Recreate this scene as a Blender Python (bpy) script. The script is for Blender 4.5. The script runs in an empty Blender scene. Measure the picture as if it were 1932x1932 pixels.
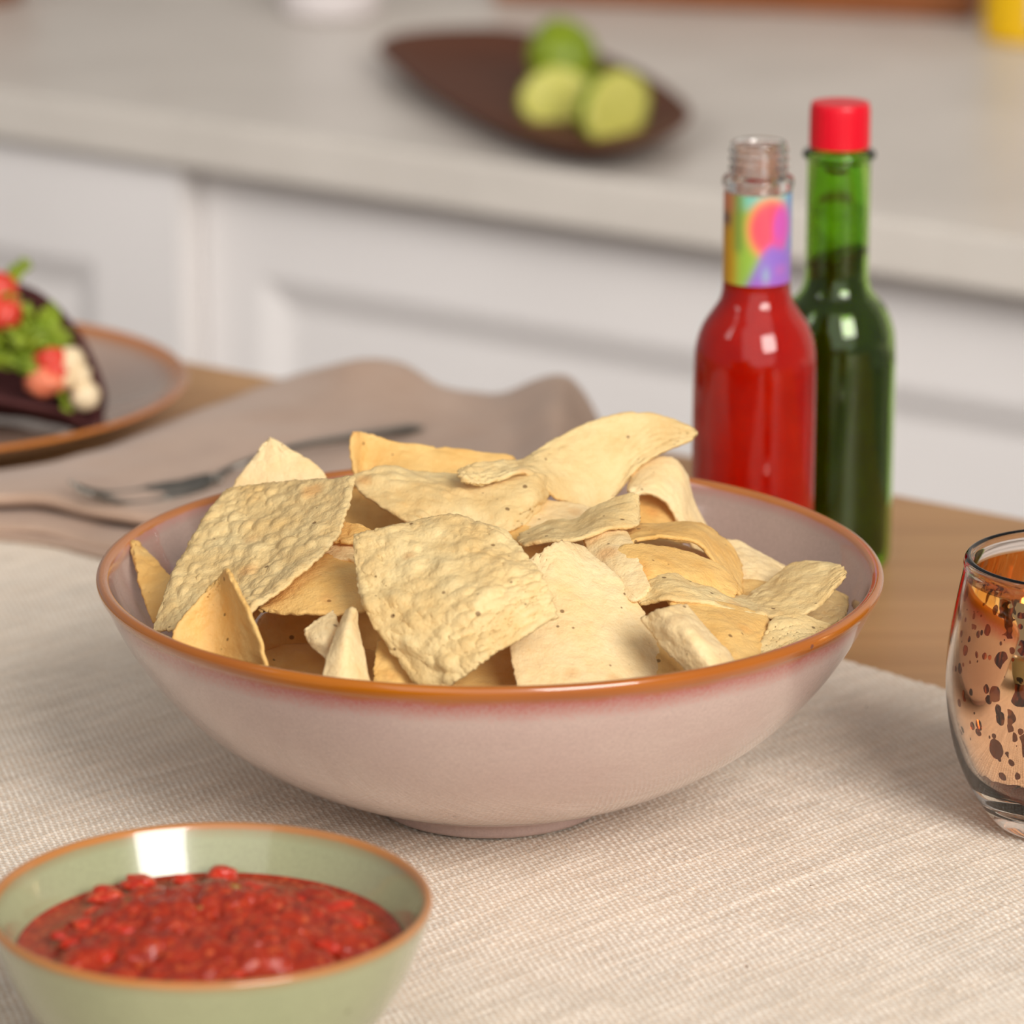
import bpy, math, random
import numpy as np
from mathutils import Vector

# ------------------------------------------------------------------ camera, world, light, exposure
S = bpy.context.scene
COL = S.collection
F_PX = 7750.0                      # focal length in pixels of the 1932 px frame
PITCH = math.radians(16.0)         # camera looks down by 16 degrees
TZ = 0.92                          # top of the table cloth
CAM_Z = TZ + 0.49
cam = bpy.data.cameras.new('camera')
cam.sensor_width = 36.0
cam.lens = F_PX / 1932.0 * 36.0
cam.clip_start = 0.05
cam.dof.use_dof = True
cam.dof.focus_distance = 1.37
cam.dof.aperture_fstop = 9.0
cam_o = bpy.data.objects.new('camera', cam)
cam_o.location = (0, 0, CAM_Z)
cam_o.rotation_euler = (math.pi / 2 - PITCH, 0, 0)
COL.objects.link(cam_o)
S.camera = cam_o

S.view_settings.view_transform = 'Standard'
S.view_settings.look = 'None'
S.view_settings.gamma = 1.0
S.view_settings.exposure = 0.0
S.view_settings.use_curve_mapping = False
S.cycles.diffuse_bounces = 6
S.cycles.transparent_max_bounces = 16

world = bpy.data.worlds.new('studio_room_light')
S.world = world
world.use_nodes = True
wbg = world.node_tree.nodes['Background']
wbg.inputs[0].default_value = (1.0, 0.96, 0.93, 1)
wbg.inputs[1].default_value = 0.28


def area_light(name, loc, target, size, power, color=(1, 1, 1), size_y=None):
    l = bpy.data.lights.new(name, 'AREA')
    l.shape = 'RECTANGLE'
    l.size = size
    l.size_y = size_y or size
    l.energy = power
    l.color = color
    o = bpy.data.objects.new(name, l)
    o.location = loc
    d = Vector(target) - Vector(loc)
    o.rotation_euler = d.to_track_quat('-Z', 'Y').to_euler()
    COL.objects.link(o)
    return o


area_light('softbox_key', (1.51, -1.38, 2.80), (0.0, 1.35, 0.98), 1.65, 123, (1.0, 0.955, 0.90))
area_light('added_front_fill', (0.5, -4.0, 4.2), (0.0, 2.6, 0.8), 8.0, 200, (1.0, 0.98, 0.97))  # added fill lamp, stands in for soft light from the camera side
cab_fill = area_light('added_cabinet_fill', (-1.6, 1.2, 2.3), (0.45, 3.1, 0.70), 0.9, 2.2, (1.0, 0.975, 0.96))  # extra lamp added only to brighten the cabinets, no known source
cab_fill.data.spread = math.radians(55)

# ------------------------------------------------------------------ helpers
RNG = np.random.RandomState(7)


def ray(px, py):
    cx = (px - 966.0) / F_PX
    cy = (966.0 - py) / F_PX
    s, c = math.sin(PITCH), math.cos(PITCH)
    return np.array([cx, c + cy * s, -s + cy * c])


def at_y(px, py, Y):
    d = ray(px, py)
    return np.array([0, 0, CAM_Z]) + d * (Y / d[1])


def at_z(px, py, z):
    d = ray(px, py)
    return np.array([0, 0, CAM_Z]) + d * ((z - CAM_Z) / d[2])


def mesh_from(name, V, faces=None, quads=None, smooth=True):
    me = bpy.data.meshes.new(name)
    V = np.asarray(V, dtype=np.float32)
    if quads is not None:
        Q = np.asarray(quads, dtype=np.int32)
        me.vertices.add(len(V))
        me.vertices.foreach_set('co', V.ravel())
        k = Q.shape[1]
        me.loops.add(Q.size)
        me.loops.foreach_set('vertex_index', Q.ravel())
        me.polygons.add(len(Q))
        me.polygons.foreach_set('loop_start', np.arange(0, Q.size, k, dtype=np.int32))
        me.polygons.foreach_set('loop_total', np.full(len(Q), k, dtype=np.int32))
    else:
        me.from_pydata([tuple(v) for v in V], [], faces)
    me.polygons.foreach_set('use_smooth', np.full(len(me.polygons), smooth, dtype=bool))
    me.update(calc_edges=True)
    me.validate()
    return me


def ori(parent):
    return np.array(parent.location) if parent is not None else np.zeros(3)


def obj(name, V, m, parent=None, faces=None, quads=None, smooth=True, origin=None):
    """link V (world coordinates) as one mesh object; origin defaults to the parent's"""
    V = np.asarray(V, dtype=np.float64)
    o0 = ori(parent) if parent is not None else (np.zeros(3) if origin is None else np.asarray(origin, float))
    me = mesh_from(name, V - o0, faces, quads, smooth)
    me.materials.append(m)
    o = bpy.data.objects.new(name, me)
    COL.objects.link(o)
    if parent is not None:
        o.parent = parent
    else:
        o.location = o0
    return o


def sub(name, V, m, parent, root, **k):
    """sub-part: V in world coordinates, parent is a part whose own offset is zero under root"""
    o = obj(name, np.asarray(V) - ori(root), m, None, **k)
    o.parent = parent
    return o


def thing(name, label, cat, loc=(0, 0, 0), group=None):
    o = bpy.data.objects.new(name, None)
    o.empty_display_size = 0.02
    o.location = loc
    COL.objects.link(o)
    return tag(o, label, cat, group)


def tag(o, label, cat, group=None):
    o['label'] = label
    o['category'] = cat
    if group:
        o['group'] = group
    return o


def struct(o):
    o['kind'] = 'structure'
    return o


def lathe(profile, seg=96, center=(0, 0, 0), closed=False):
    P = np.array(profile, float)
    n = len(P)
    a = np.linspace(0, 2 * np.pi, seg, endpoint=False)
    V = np.zeros((n, seg, 3))
    V[:, :, 0] = P[:, 0:1] * np.cos(a)
    V[:, :, 1] = P[:, 0:1] * np.sin(a)
    V[:, :, 2] = P[:, 1:2]
    V = V.reshape(-1, 3) + np.array(center)
    i, j = np.meshgrid(np.arange(n if closed else n - 1), np.arange(seg), indexing='ij')
    i2 = (i + 1) % n
    j2 = (j + 1) % seg
    Q = np.stack([i * seg + j, i * seg + j2, i2 * seg + j2, i2 * seg + j], -1).reshape(-1, 4)
    return V, Q


def cr(P, n):
    """smooth curve through points, n samples"""
    P = np.array(P, float)
    m = len(P)
    if m == 2:
        t = np.linspace(0, 1, n)[:, None]
        return P[0] * (1 - t) + P[1] * t
    E = np.vstack([2 * P[0] - P[1], P, 2 * P[-1] - P[-2]])
    return cr_eval(E, np.linspace(0, m - 1, n), m)


def cr_eval(E, t, m):
    k = np.clip(np.floor(t).astype(int), 0, m - 2)
    f = (t - k).reshape((-1,) + (1,) * (E.ndim - 1))
    p0, p1, p2, p3 = E[k], E[k + 1], E[k + 2], E[k + 3]
    return 0.5 * ((2 * p1) + (-p0 + p2) * f + (2 * p0 - 5 * p1 + 4 * p2 - p3) * f ** 2 + (-p0 + 3 * p1 - 3 * p2 + p3) * f ** 3)


def weights(m, t):
    """Catmull-Rom weight matrix: rows = samples in [0,1], columns = m control points"""
    if m == 2:
        return np.stack([1 - t, t], -1)
    I = np.eye(m)
    E = np.vstack([2 * I[0] - I[1], I, 2 * I[-1] - I[-2]])
    return cr_eval(E, t * (m - 1), m)


def grid_quads(n, m, off=0, flip=False):
    i, j = np.meshgrid(np.arange(n - 1), np.arange(m - 1), indexing='ij')
    a = i * m + j + off
    Q = np.stack([a, a + 1, a + m + 1, a + m], -1).reshape(-1, 4)
    return Q[:, ::-1] if flip else Q


def vnoise(x, y, seed):
    """smooth 2-D value noise, arrays in, roughly -1..1"""
    r = np.random.RandomState(seed)
    T = r.rand(256, 256) * 2 - 1
    xi, yi = np.floor(x).astype(int), np.floor(y).astype(int)
    fx, fy = x - xi, y - yi
    fx, fy = fx * fx * (3 - 2 * fx), fy * fy * (3 - 2 * fy)
    a, b = T[xi % 256, yi % 256], T[(xi + 1) % 256, yi % 256]
    c, d = T[xi % 256, (yi + 1) % 256], T[(xi + 1) % 256, (yi + 1) % 256]
    return (a * (1 - fx) + b * fx) * (1 - fy) + (c * (1 - fx) + d * fx) * fy


def normals(G):
    du = np.gradient(G, axis=0)
    dv = np.gradient(G, axis=1)
    N = np.cross(du, dv)
    L = np.linalg.norm(N, axis=-1, keepdims=True)
    return N / np.maximum(L, 1e-12)


def shell(G, th, taper=None):
    """closed sheet of thickness th around a grid of points"""
    n, m = G.shape[:2]
    N = normals(G)
    t = np.full((n, m, 1), th / 2) if taper is None else taper[..., None] * th / 2
    V = np.vstack([(G + N * t).reshape(-1, 3), (G - N * t).reshape(-1, 3)])
    Q = [grid_quads(n, m), grid_quads(n, m, n * m, True)]
    idx = np.arange(n * m).reshape(n, m)
    ring = np.concatenate([idx[0, :], idx[1:, -1], idx[-1, -2::-1], idx[-2:0:-1, 0]])
    r2 = np.roll(ring, -1)
    Q.append(np.stack([r2, ring, ring + n * m, r2 + n * m], -1))
    return V, np.vstack(Q)


def tube(path, rad, seg=10, cap=True, flat=1.0):
    P = np.array(path, float)
    n = len(P)
    rad = np.broadcast_to(np.asarray(rad, float), (n,))
    T = np.gradient(P, axis=0)
    T /= np.linalg.norm(T, axis=1, keepdims=True)
    up = np.array([0, 0, 1.0])
    Sd = np.cross(T, up)
    Sd /= np.maximum(np.linalg.norm(Sd, axis=1, keepdims=True), 1e-9)
    U = np.cross(Sd, T)
    a = np.linspace(0, 2 * np.pi, seg, endpoint=False)
    V = P[:, None] + rad[:, None, None] * (Sd[:, None] * np.cos(a)[None, :, None] + flat * U[:, None] * np.sin(a)[None, :, None])
    V = V.reshape(-1, 3)
    F = []
    for i in range(n - 1):
        for j in range(seg):
            F.append((i * seg + j, i * seg + (j + 1) % seg, (i + 1) * seg + (j + 1) % seg, (i + 1) * seg + j))
    F.append(tuple(range(seg))[::-1])
    F.append(tuple(range((n - 1) * seg, n * seg)))
    return V, F


def blob(center, r, seed, amp=0.25, n=14, scale=(1, 1, 1), freq=2.0):
    """lumpy closed ball"""
    th = np.linspace(0.02, np.pi - 0.02, n)
    ph = np.linspace(0, 2 * np.pi, 2 * n, endpoint=False)
    T, P = np.meshgrid(th, ph, indexing='ij')
    D = np.stack([np.sin(T) * np.cos(P), np.sin(T) * np.sin(P), np.cos(T)], -1)
    f = vnoise(D[..., 0] * freq + 40 + seed * 3.1, D[..., 1] * freq + D[..., 2] * freq * 1.3 + 40, seed % 50 + 1)
    V = (D * (r * (1 + amp * f))[..., None] * np.array(scale)).reshape(-1, 3) + np.array(center)
    m = 2 * n
    F = []
    for i in range(n - 1):
        for j in range(m):
            F.append((i * m + j, (i + 1) * m + j, (i + 1) * m + (j + 1) % m, i * m + (j + 1) % m))
    F.append(tuple(range(m))[::-1])
    F.append(tuple(range((n - 1) * m, n * m)))
    return V, F[:-2] + [F[-2][::-1], F[-1]]


def boxV(o, ax, ay, az):
    """box from corner o along three vectors"""
    o, ax, ay, az = map(lambda v: np.array(v, float), (o, ax, ay, az))
    V = [o, o + ax, o + ax + ay, o + ay, o + az, o + ax + az, o + ax + ay + az, o + ay + az]
    F = [(3, 2, 1, 0), (4, 5, 6, 7), (0, 1, 5, 4), (1, 2, 6, 5), (2, 3, 7, 6), (3, 0, 4, 7)]
    if np.dot(np.cross(ax, ay), az) < 0:
        F = [f[::-1] for f in F]
    return V, F


def bevel(o, w, seg=3):
    b = o.modifiers.new('bevel', 'BEVEL')
    b.width = w
    b.segments = seg
    b.limit_method = 'ANGLE'
    return o


# ------------------------------------------------------------------ materials
def lin(r, g, b):
    return tuple((c / 255 / 12.92) if c / 255 <= 0.04045 else ((c / 255 + 0.055) / 1.055) ** 2.4 for c in (r, g, b)) + (1.0,)


class M:
    def __init__(s, name, color=(200, 200, 200), rough=0.5, metal=0.0, coat=0.0, trans=0.0, ior=1.45, spec=0.5):
        s.m = bpy.data.materials.new(name)
        s.m.use_nodes = True
        s.t = s.m.node_tree
        s.N, s.L = s.t.nodes, s.t.links
        s.b = s.N['Principled BSDF']
        s.out = s.N['Material Output']
        i = s.b.inputs
        i['Base Color'].default_value = lin(*color)
        i['Roughness'].default_value = rough
        i['Metallic'].default_value = metal
        i['Coat Weight'].default_value = coat
        i['Transmission Weight'].default_value = trans
        i['IOR'].default_value = ior
        i['Specular IOR Level'].default_value = spec

    def n(s, typ, ins=None, **k):
        nd = s.N.new('ShaderNode' + typ)
        for a, v in k.items():
            setattr(nd, a, v)
        for a, v in (ins or {}).items():
            if hasattr(v, 'is_output'):
                s.L.new(v, nd.inputs[a])
            else:
                nd.inputs[a].default_value = v
        return nd

    def co(s, kind='Object'):
        return s.n('TexCoord').outputs[kind]

    def mapped(s, v, scale=(1, 1, 1), rot=(0, 0, 0)):
        return s.n('Mapping', {'Vector': v, 'Scale': scale, 'Rotation': rot}).outputs[0]

    def noise(s, v, scale, detail=3, rough=0.5):
        return s.n('TexNoise', {'Vector': v, 'Scale': scale, 'Detail': detail, 'Roughness': rough}).outputs['Fac']

    def ramp(s, f, stops, interp='LINEAR'):
        r = s.n('ValToRGB', {'Fac': f})
        e = r.color_ramp.elements
        r.color_ramp.interpolation = interp
        while len(e) < len(stops):
            e.new(0.5)
        for k, (p, c) in enumerate(stops):
            e[k].position = p
            e[k].color = lin(*c) if len(c) == 3 else c
        return r.outputs[0]

    def fac(s, f, a, b, lo=0.0, hi=1.0):
        return s.n('MapRange', {'Value': f, 'From Min': a, 'From Max': b, 'To Min': lo, 'To Max': hi}).outputs[0]

    def mix(s, f, a, b, mode='MIX'):
        nd = s.n('Mix', data_type='RGBA', blend_type=mode)
        for sock, v in ((nd.inputs['Factor'], f), (nd.inputs[6], a), (nd.inputs[7], b)):
            if hasattr(v, 'is_output'):
                s.L.new(v, sock)
            else:
                sock.default_value = v if not isinstance(v, tuple) or len(v) == 4 else lin(*v)
        return nd.outputs[2]

    def math(s, op, a, b=0.0):
        nd = s.n('Math', operation=op)
        for k, v in enumerate((a, b)):
            if hasattr(v, 'is_output'):
                s.L.new(v, nd.inputs[k])
            else:
                nd.inputs[k].default_value = v
        return nd.outputs[0]

    def base(s, c):
        s.L.new(c, s.b.inputs['Base Color'])
        return s

    def bump(s, h, strength, dist):
        nd = s.n('Bump', {'Height': h, 'Strength': strength, 'Distance': dist})
        s.L.new(nd.outputs[0], s.b.inputs['Normal'])
        return s

    def z(s, v):
        return s.n('SeparateXYZ', {'Vector': v}).outputs


def mat_wood(name, c1, c2, angle, scale=1.0, rough=0.45):
    m = M(name, c1, rough)
    v = m.mapped(m.co(), (2.2 * scale, 45 * scale, 45 * scale), (0, 0, angle))
    f = m.noise(v, 1.0, 6, 0.6)
    v2 = m.mapped(m.co(), (6 * scale, 260 * scale, 260 * scale), (0, 0, angle))
    f2 = m.noise(v2, 1.0, 3, 0.6)
    c = m.ramp(f, [(0.3, c1), (0.7, c2)])
    c = m.mix(m.fac(f2, 0.45, 0.75, 0, 0.35), c, tuple(int(k * 0.72) for k in c1))
    m.base(c)
    m.bump(f2, 0.15, 0.0006)
    return m.m


def mat_glaze(name, body, body2, band, band2, under, top, thick, fade, speck=(95, 55, 60)):
    """stoneware glaze: amber where it runs thin just under the lip, body colour below, iron specks"""
    m = M(name, body, 0.22, coat=0.9)
    v = m.co()
    z = m.z(v)[2]
    nz = m.noise(v, 70, 4)
    d = m.math('SUBTRACT', top, z)
    d = m.math('ADD', d, m.math('MULTIPLY', m.math('SUBTRACT', nz, 0.5), thick * 0.5))
    grain = m.noise(v, 900, 2, 0.7)
    bodyc = m.mix(m.fac(m.noise(v, 22, 3), 0.35, 0.7), body, body2)
    bodyc = m.mix(m.fac(grain, 0.3, 0.75, 0.0, 0.30), bodyc, tuple(int(k * 0.70) for k in body))
    amber = m.mix(m.fac(m.noise(v, 9, 2), 0.48, 0.70), band, band2)
    c = m.mix(m.fac(d, thick * 0.75, thick * 1.2, 0, 1), amber, under)
    c = m.mix(m.fac(m.math('ADD', d, m.math('MULTIPLY', m.math('SUBTRACT', grain, 0.5), fade)), thick, thick + fade, 0, 1), c, bodyc)
    vo = m.n('TexVoronoi', {'Vector': v, 'Scale': 95.0, 'Randomness': 1.0})
    sel = m.math('GREATER_THAN', m.z(vo.outputs['Color'])[0], 0.80)
    dot = m.math('LESS_THAN', vo.outputs['Distance'], m.math('MULTIPLY', m.z(vo.outputs['Color'])[1], 0.085))
    c = m.mix(m.math('MULTIPLY', m.math('MULTIPLY', sel, dot), 0.8), c, speck)
    m.base(c)
    m.b.inputs['Coat Roughness'].default_value = 0.04
    m.bump(m.noise(v, 120, 2), 0.03, 0.001)
    return m.m


def mat_chip(name, light, dark, speckle=0.62):
    m = M(name, light, 0.52, spec=0.4)
    v = m.co()
    info = m.n('ObjectInfo').outputs['Random']
    vv = m.n('VectorMath', {0: v, 1: m.n('CombineXYZ', {'X': m.math('MULTIPLY', info, 7.0), 'Y': info, 'Z': info}).outputs[0]}, operation='ADD').outputs[0]
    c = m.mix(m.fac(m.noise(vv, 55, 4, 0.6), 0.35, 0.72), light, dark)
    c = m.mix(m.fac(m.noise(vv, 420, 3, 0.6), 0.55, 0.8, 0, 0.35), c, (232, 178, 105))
    # toasted spots and little dark corn specks
    vo = m.n('TexVoronoi', {'Vector': vv, 'Scale': 190.0})
    rr = m.z(vo.outputs['Color'])
    sel = m.math('GREATER_THAN', rr[0], speckle)
    dot = m.fac(m.math('SUBTRACT', vo.outputs['Distance'], m.math('MULTIPLY', m.math('POWER', rr[1], 2.0), 0.15)), 0.0, 0.05, 1, 0)
    c = m.mix(m.math('MULTIPLY', m.math('MULTIPLY', sel, dot), 0.75), c, (95, 62, 30))
    vo2 = m.n('TexVoronoi', {'Vector': vv, 'Scale': 60.0})
    r2 = m.z(vo2.outputs['Color'])
    d2 = m.fac(m.math('SUBTRACT', vo2.outputs['Distance'], m.math('MULTIPLY', r2[1], 0.2)), 0.0, 0.18, 1, 0)
    c = m.mix(m.math('MULTIPLY', m.math('MULTIPLY', m.math('GREATER_THAN', r2[0], 0.72), d2), 0.45), c, (222, 150, 75))
    m.base(c)
    m.bump(m.math('ADD', m.noise(vv, 900, 3, 0.65), m.math('MULTIPLY', m.noise(vv, 260, 3), 1.5)), 0.55, 0.0007)
    tr = m.n('BsdfTranslucent', {'Color': lin(240, 160, 60)})
    mx = m.n('MixShader', {0: 0.10, 1: m.b.outputs[0], 2: tr.outputs[0]})
    m.L.new(mx.outputs[0], m.out.inputs[0])
    return m.m


def mat_cloth(name, c1, c2, scale=900, rough=0.9):
    m = M(name, c1, rough, spec=0.15)
    v = m.co()
    f = m.noise(v, 35, 4)
    m.base(m.mix(m.fac(f, 0.3, 0.7), c1, c2))
    m.b.inputs['Sheen Weight'].default_value = 0.2
    m.bump(m.noise(v, scale, 2), 0.25, 0.0008)
    return m.m


def mat_plain(name, c1, c2, rough=0.5, scale=12, coat=0.0, bump=0.02, spec=0.5):
    m = M(name, c1, rough, coat=coat, spec=spec)
    v = m.co()
    m.base(m.mix(m.fac(m.noise(v, scale, 4), 0.3, 0.7), c1, c2))
    m.bump(m.noise(v, scale * 12, 3), bump, 0.001)
    return m.m


def mat_glass(name, color, ior=1.5, rough=0.0):
    m = M(name, color, rough, trans=1.0, ior=ior)
    v = m.co()
    m.bump(m.noise(v, 60, 1), 0.01, 0.0005)
    return m.m


def mat_runner():
    m = M('woven_cotton', (225, 208, 188), 0.9, spec=0.1)
    v = m.co()
    c = m.n('VertexColor', layer_name='yarn').outputs[0]
    c = m.mix(m.fac(m.noise(v, 9, 3), 0.35, 0.7, 0, 0.30), c, (232, 214, 192))
    vo = m.n('TexVoronoi', {'Vector': v, 'Scale': 120.0})
    rr = m.z(vo.outputs['Color'])
    k = m.math('MULTIPLY', m.math('GREATER_THAN', rr[0], 0.955), m.math('LESS_THAN', vo.outputs['Distance'], 0.06))
    c = m.mix(k, c, (120, 85, 55))
    m.base(c)
    m.bump(m.noise(v, 2600, 2, 0.7), 0.35, 0.0004)
    return m.m


def mat_runner_far():
    """the same cloth where it is drawn as a plain sheet: the yarns are relief only"""
    m = M('woven_cotton_sheet', (225, 208, 188), 0.9, spec=0.1)
    v = m.co()
    ang = math.atan2(rd[1], rd[0])
    r = m.z(m.mapped(v, (1, 1, 1), (0, 0, -ang)))
    sa = m.math('SINE', m.math('MULTIPLY', r[0], math.pi / 0.00230))
    sb = m.math('SINE', m.math('MULTIPLY', r[1], math.pi / 0.00128))
    f = m.math('MULTIPLY', sa, sb)
    c = m.mix(m.fac(f, -0.3, 0.3), (231, 214, 193), (246, 237, 222))
    c = m.mix(m.fac(m.noise(v, 9, 3), 0.35, 0.7, 0, 0.30), c, (222, 204, 182))
    m.base(c)
    h = m.math('MULTIPLY', m.math('ABSOLUTE', sa), m.math('ABSOLUTE', sb))
    m.bump(h, 0.8, 0.0008)
    return m.m


def mat_mercury():
    """thin copper-gold mirror coating with etched droplet holes"""
    m = M('etched_copper_mirror', (254, 226, 196), 0.05, metal=1.0)
    v = m.co()
    warp = m.n('VectorMath', {0: v, 1: m.n('VectorMath', {0: m.n('TexNoise', {'Vector': v, 'Scale': 160.0, 'Detail': 2.0}).outputs['Color'], 1: (0.0022, 0.0022, 0.0022)}, operation='MULTIPLY').outputs[0]}, operation='ADD').outputs[0]
    sc = m.mapped(warp, (1, 1, 0.78))

    def holes(scale, thr, rad):
        vo = m.n('TexVoronoi', {'Vector': sc, 'Scale': scale})
        r = m.z(vo.outputs['Color'])
        d = m.math('LESS_THAN', vo.outputs['Distance'], m.math('MULTIPLY', r[1], rad))
        return m.math('MULTIPLY', d, m.math('GREATER_THAN', r[0], thr))
    h = m.math('MAXIMUM', holes(125, 0.25, 0.48), holes(290, 0.3, 0.46))
    z = m.z(v)[2]
    edge = m.math('ADD', z, m.math('MULTIPLY', m.math('SUBTRACT', m.noise(m.mapped(v, (1, 1, 3)), 220, 3), 0.5), 0.006))
    h = m.math('MAXIMUM', h, m.math('LESS_THAN', edge, 0.024))
    big = m.math('MULTIPLY', m.math('GREATER_THAN', m.noise(m.mapped(v, (1, 1, 1)), 70, 3, 0.6), 0.60), m.fac(z, 0.055, 0.075))
    h = m.math('MAXIMUM', h, m.math('GREATER_THAN', big, 0.35))
    c = m.mix(m.fac(z, 0.05, 0.09), (254, 226, 198), (250, 220, 158))
    m.base(c)
    tint = m.n('BsdfTransparent', {'Color': (0.62, 0.36, 0.20, 1)})
    mx = m.n('MixShader', {0: h, 1: m.b.outputs[0], 2: tint.outputs[0]})
    m.L.new(mx.outputs[0], m.out.inputs[0])
    return m.m


def mat_film(name, color, lo, hi, scale):
    """thin streaky residue of sauce on the inside of the glass, letting light through"""
    m = M(name, color, 0.4, spec=0.1)
    v = m.co()
    f = m.fac(m.noise(v, scale, 4, 0.6), lo, hi)
    tl = m.n('BsdfTranslucent', {'Color': lin(*color)})
    b = m.n('MixShader', {0: 0.6, 1: m.b.outputs[0], 2: tl.outputs[0]})
    tr = m.n('BsdfTransparent')
    mx = m.n('MixShader', {0: f, 1: tr.outputs[0], 2: b.outputs[0]})
    m.L.new(mx.outputs[0], m.out.inputs[0])
    return m.m


def mat_attr(name, rough=0.35):
    m = M(name, (255, 255, 255), rough, coat=0.3)
    a = m.n('VertexColor', layer_name='print')
    m.base(a.outputs[0])
    return m.m


W_TABLE_ANG = math.radians(-38)
MAT = dict(
    table=mat_wood('oak_table', (196, 150, 102), (176, 130, 86), math.radians(38)),
    counter=mat_plain('pale_quartz', (218, 210, 200), (206, 198, 188), 0.35, 9),
    paint=mat_plain('white_cabinet_paint', (236, 231, 228), (231, 226, 223), 0.5, 6),
    wall=mat_plain('white_wall_paint', (210, 204, 198), (204, 198, 192), 0.7, 5),
    floor=mat_plain('grey_floor_tile', (150, 145, 140), (140, 134, 128), 0.5, 4),
    runner=mat_runner(),
    napkin=mat_cloth('taupe_linen', (186, 158, 138), (174, 146, 126)),
    bowl=mat_glaze('mauve_reactive_glaze', (203, 178, 168), (196, 168, 160), (178, 100, 8), (160, 84, 22), (174, 94, 84), 0.0855, 0.0058, 0.0075),
    bowl_in=mat_glaze('mauve_reactive_glaze_inside', (194, 165, 150), (186, 156, 142), (186, 112, 50), (176, 96, 70), (182, 128, 116), 0.0855, 0.0016, 0.0034),
    plate=mat_glaze('mauve_plate_glaze', (184, 156, 138), (176, 146, 128), (188, 112, 36), (180, 104, 44), (172, 122, 88), 0.0232, 0.0024, 0.003),
    green_bowl=mat_glaze('sage_reactive_glaze', (168, 170, 132), (158, 162, 124), (184, 120, 60), (166, 116, 74), (150, 136, 98), 0.0545, 0.0015, 0.0028, (110, 110, 70)),
    chip_bubbly=mat_chip('corn_chip_blistered', (240, 214, 156), (227, 190, 125), 0.45),
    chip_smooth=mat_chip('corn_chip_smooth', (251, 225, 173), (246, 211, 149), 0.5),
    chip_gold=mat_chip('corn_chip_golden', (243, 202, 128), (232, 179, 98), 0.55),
    steel=M('brushed_steel', (150, 146, 138), 0.28, metal=1.0).m,
    glass=mat_glass('clear_glass', (252, 252, 250)),
    tumbler=mat_glass('smoky_clear_glass', (250, 240, 230)),
    green_glass=mat_glass('green_glass', (168, 220, 84)),
    mercury=mat_mercury(),
    red_sauce=mat_plain('red_pepper_sauce', (214, 30, 4), (196, 14, 0), 0.5, 60, spec=0.0),
    green_sauce=mat_plain('green_pepper_sauce', (98, 74, 2), (86, 64, 1), 0.5, 60, spec=0.0),
    red_film=mat_film('red_sauce_residue', (242, 178, 146), 0.30, 0.85, 140),
    green_film=mat_film('green_sauce_residue', (236, 232, 50), 0.2, 1.3, 60),
    cap=mat_plain('red_plastic_cap', (226, 4, 36), (220, 2, 30), 0.35, 40),
    label=mat_attr('printed_paper_label'),
    lime_skin=mat_plain('lime_skin', (134, 152, 20), (112, 134, 10), 0.35, 60, bump=0.15),
    lime_flesh=mat_plain('lime_flesh', (214, 208, 112), (198, 196, 86), 0.3, 90, bump=0.3),
    lime_pith=mat_plain('lime_pith', (226, 226, 160), (218, 218, 150), 0.5, 60),
    leaf=mat_wood('dark_acacia', (100, 54, 30), (80, 40, 20), math.radians(-20), 1.0, 0.7),
    board=mat_wood('brown_chopping_board', (150, 88, 40), (128, 70, 30), 0.0, 1.0, 0.5),
    mustard=mat_plain('yellow_plastic', (222, 176, 0), (214, 166, 0), 0.3, 30),
    pale_label=mat_plain('pale_paper', (230, 200, 180), (222, 190, 170), 0.5, 30),
    ceramic=mat_plain('white_ceramic', (222, 214, 212), (216, 208, 206), 0.25, 20),
    taco=mat_plain('blue_corn_tortilla', (92, 52, 50), (70, 36, 36), 0.75, 60, bump=0.3, spec=0.2),
    lettuce=mat_plain('lettuce', (150, 166, 48), (108, 134, 20), 0.45, 70, bump=0.2),
    tomato=mat_plain('tomato', (220, 78, 62), (204, 54, 40), 0.2, 60),
    tomato_pale=mat_plain('tomato_flesh', (238, 140, 104), (228, 118, 86), 0.25, 60),
    cheese=mat_plain('cooked_chicken', (240, 220, 184), (230, 204, 160), 0.5, 60, bump=0.1),
)


def mat_salsa(name, c1, c2, c3):
    m = M(name, c1, 0.13, spec=0.6)
    v = m.co()
    c = m.mix(m.fac(m.noise(v, 130, 4, 0.6), 0.35, 0.65), c1, c2)
    c = m.mix(m.fac(m.noise(v, 420, 2), 0.55, 0.75), c, c3)
    m.base(c)
    m.b.inputs['Subsurface Weight'].default_value = 0.0
    m.bump(m.noise(v, 520, 3, 0.6), 0.45, 0.0014)
    return m.m


MAT['salsa'] = mat_salsa('salsa_sauce', (172, 50, 22), (140, 34, 14), (198, 88, 46))
MAT['salsa_chunk'] = mat_salsa('salsa_tomato', (198, 50, 26), (176, 36, 16), (222, 98, 58))
MAT['salsa_herb'] = mat_salsa('salsa_pepper_bit', (136, 98, 26), (112, 86, 20), (150, 110, 40))

# ------------------------------------------------------------------ the room: floor, wall, counter, cabinets
CZ = 0.88                                            # top of the kitchen counter
cA, cB = at_z(0, 172, CZ), at_z(1932, 452, CZ)       # front edge of the worktop
cd = (cB - cA) / np.linalg.norm(cB - cA)             # along the counter, to the right
cn = np.array([cd[1], -cd[0], 0.0])                  # out of the counter, towards the table
if cn[1] > 0:
    cn = -cn
UP = np.array([0, 0, 1.0])


def cpt(u, v, z):
    """u along the counter from cA, v out from its front edge, z absolute height"""
    p = cA + cd * u + cn * v
    return np.array([p[0], p[1], z])


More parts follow.
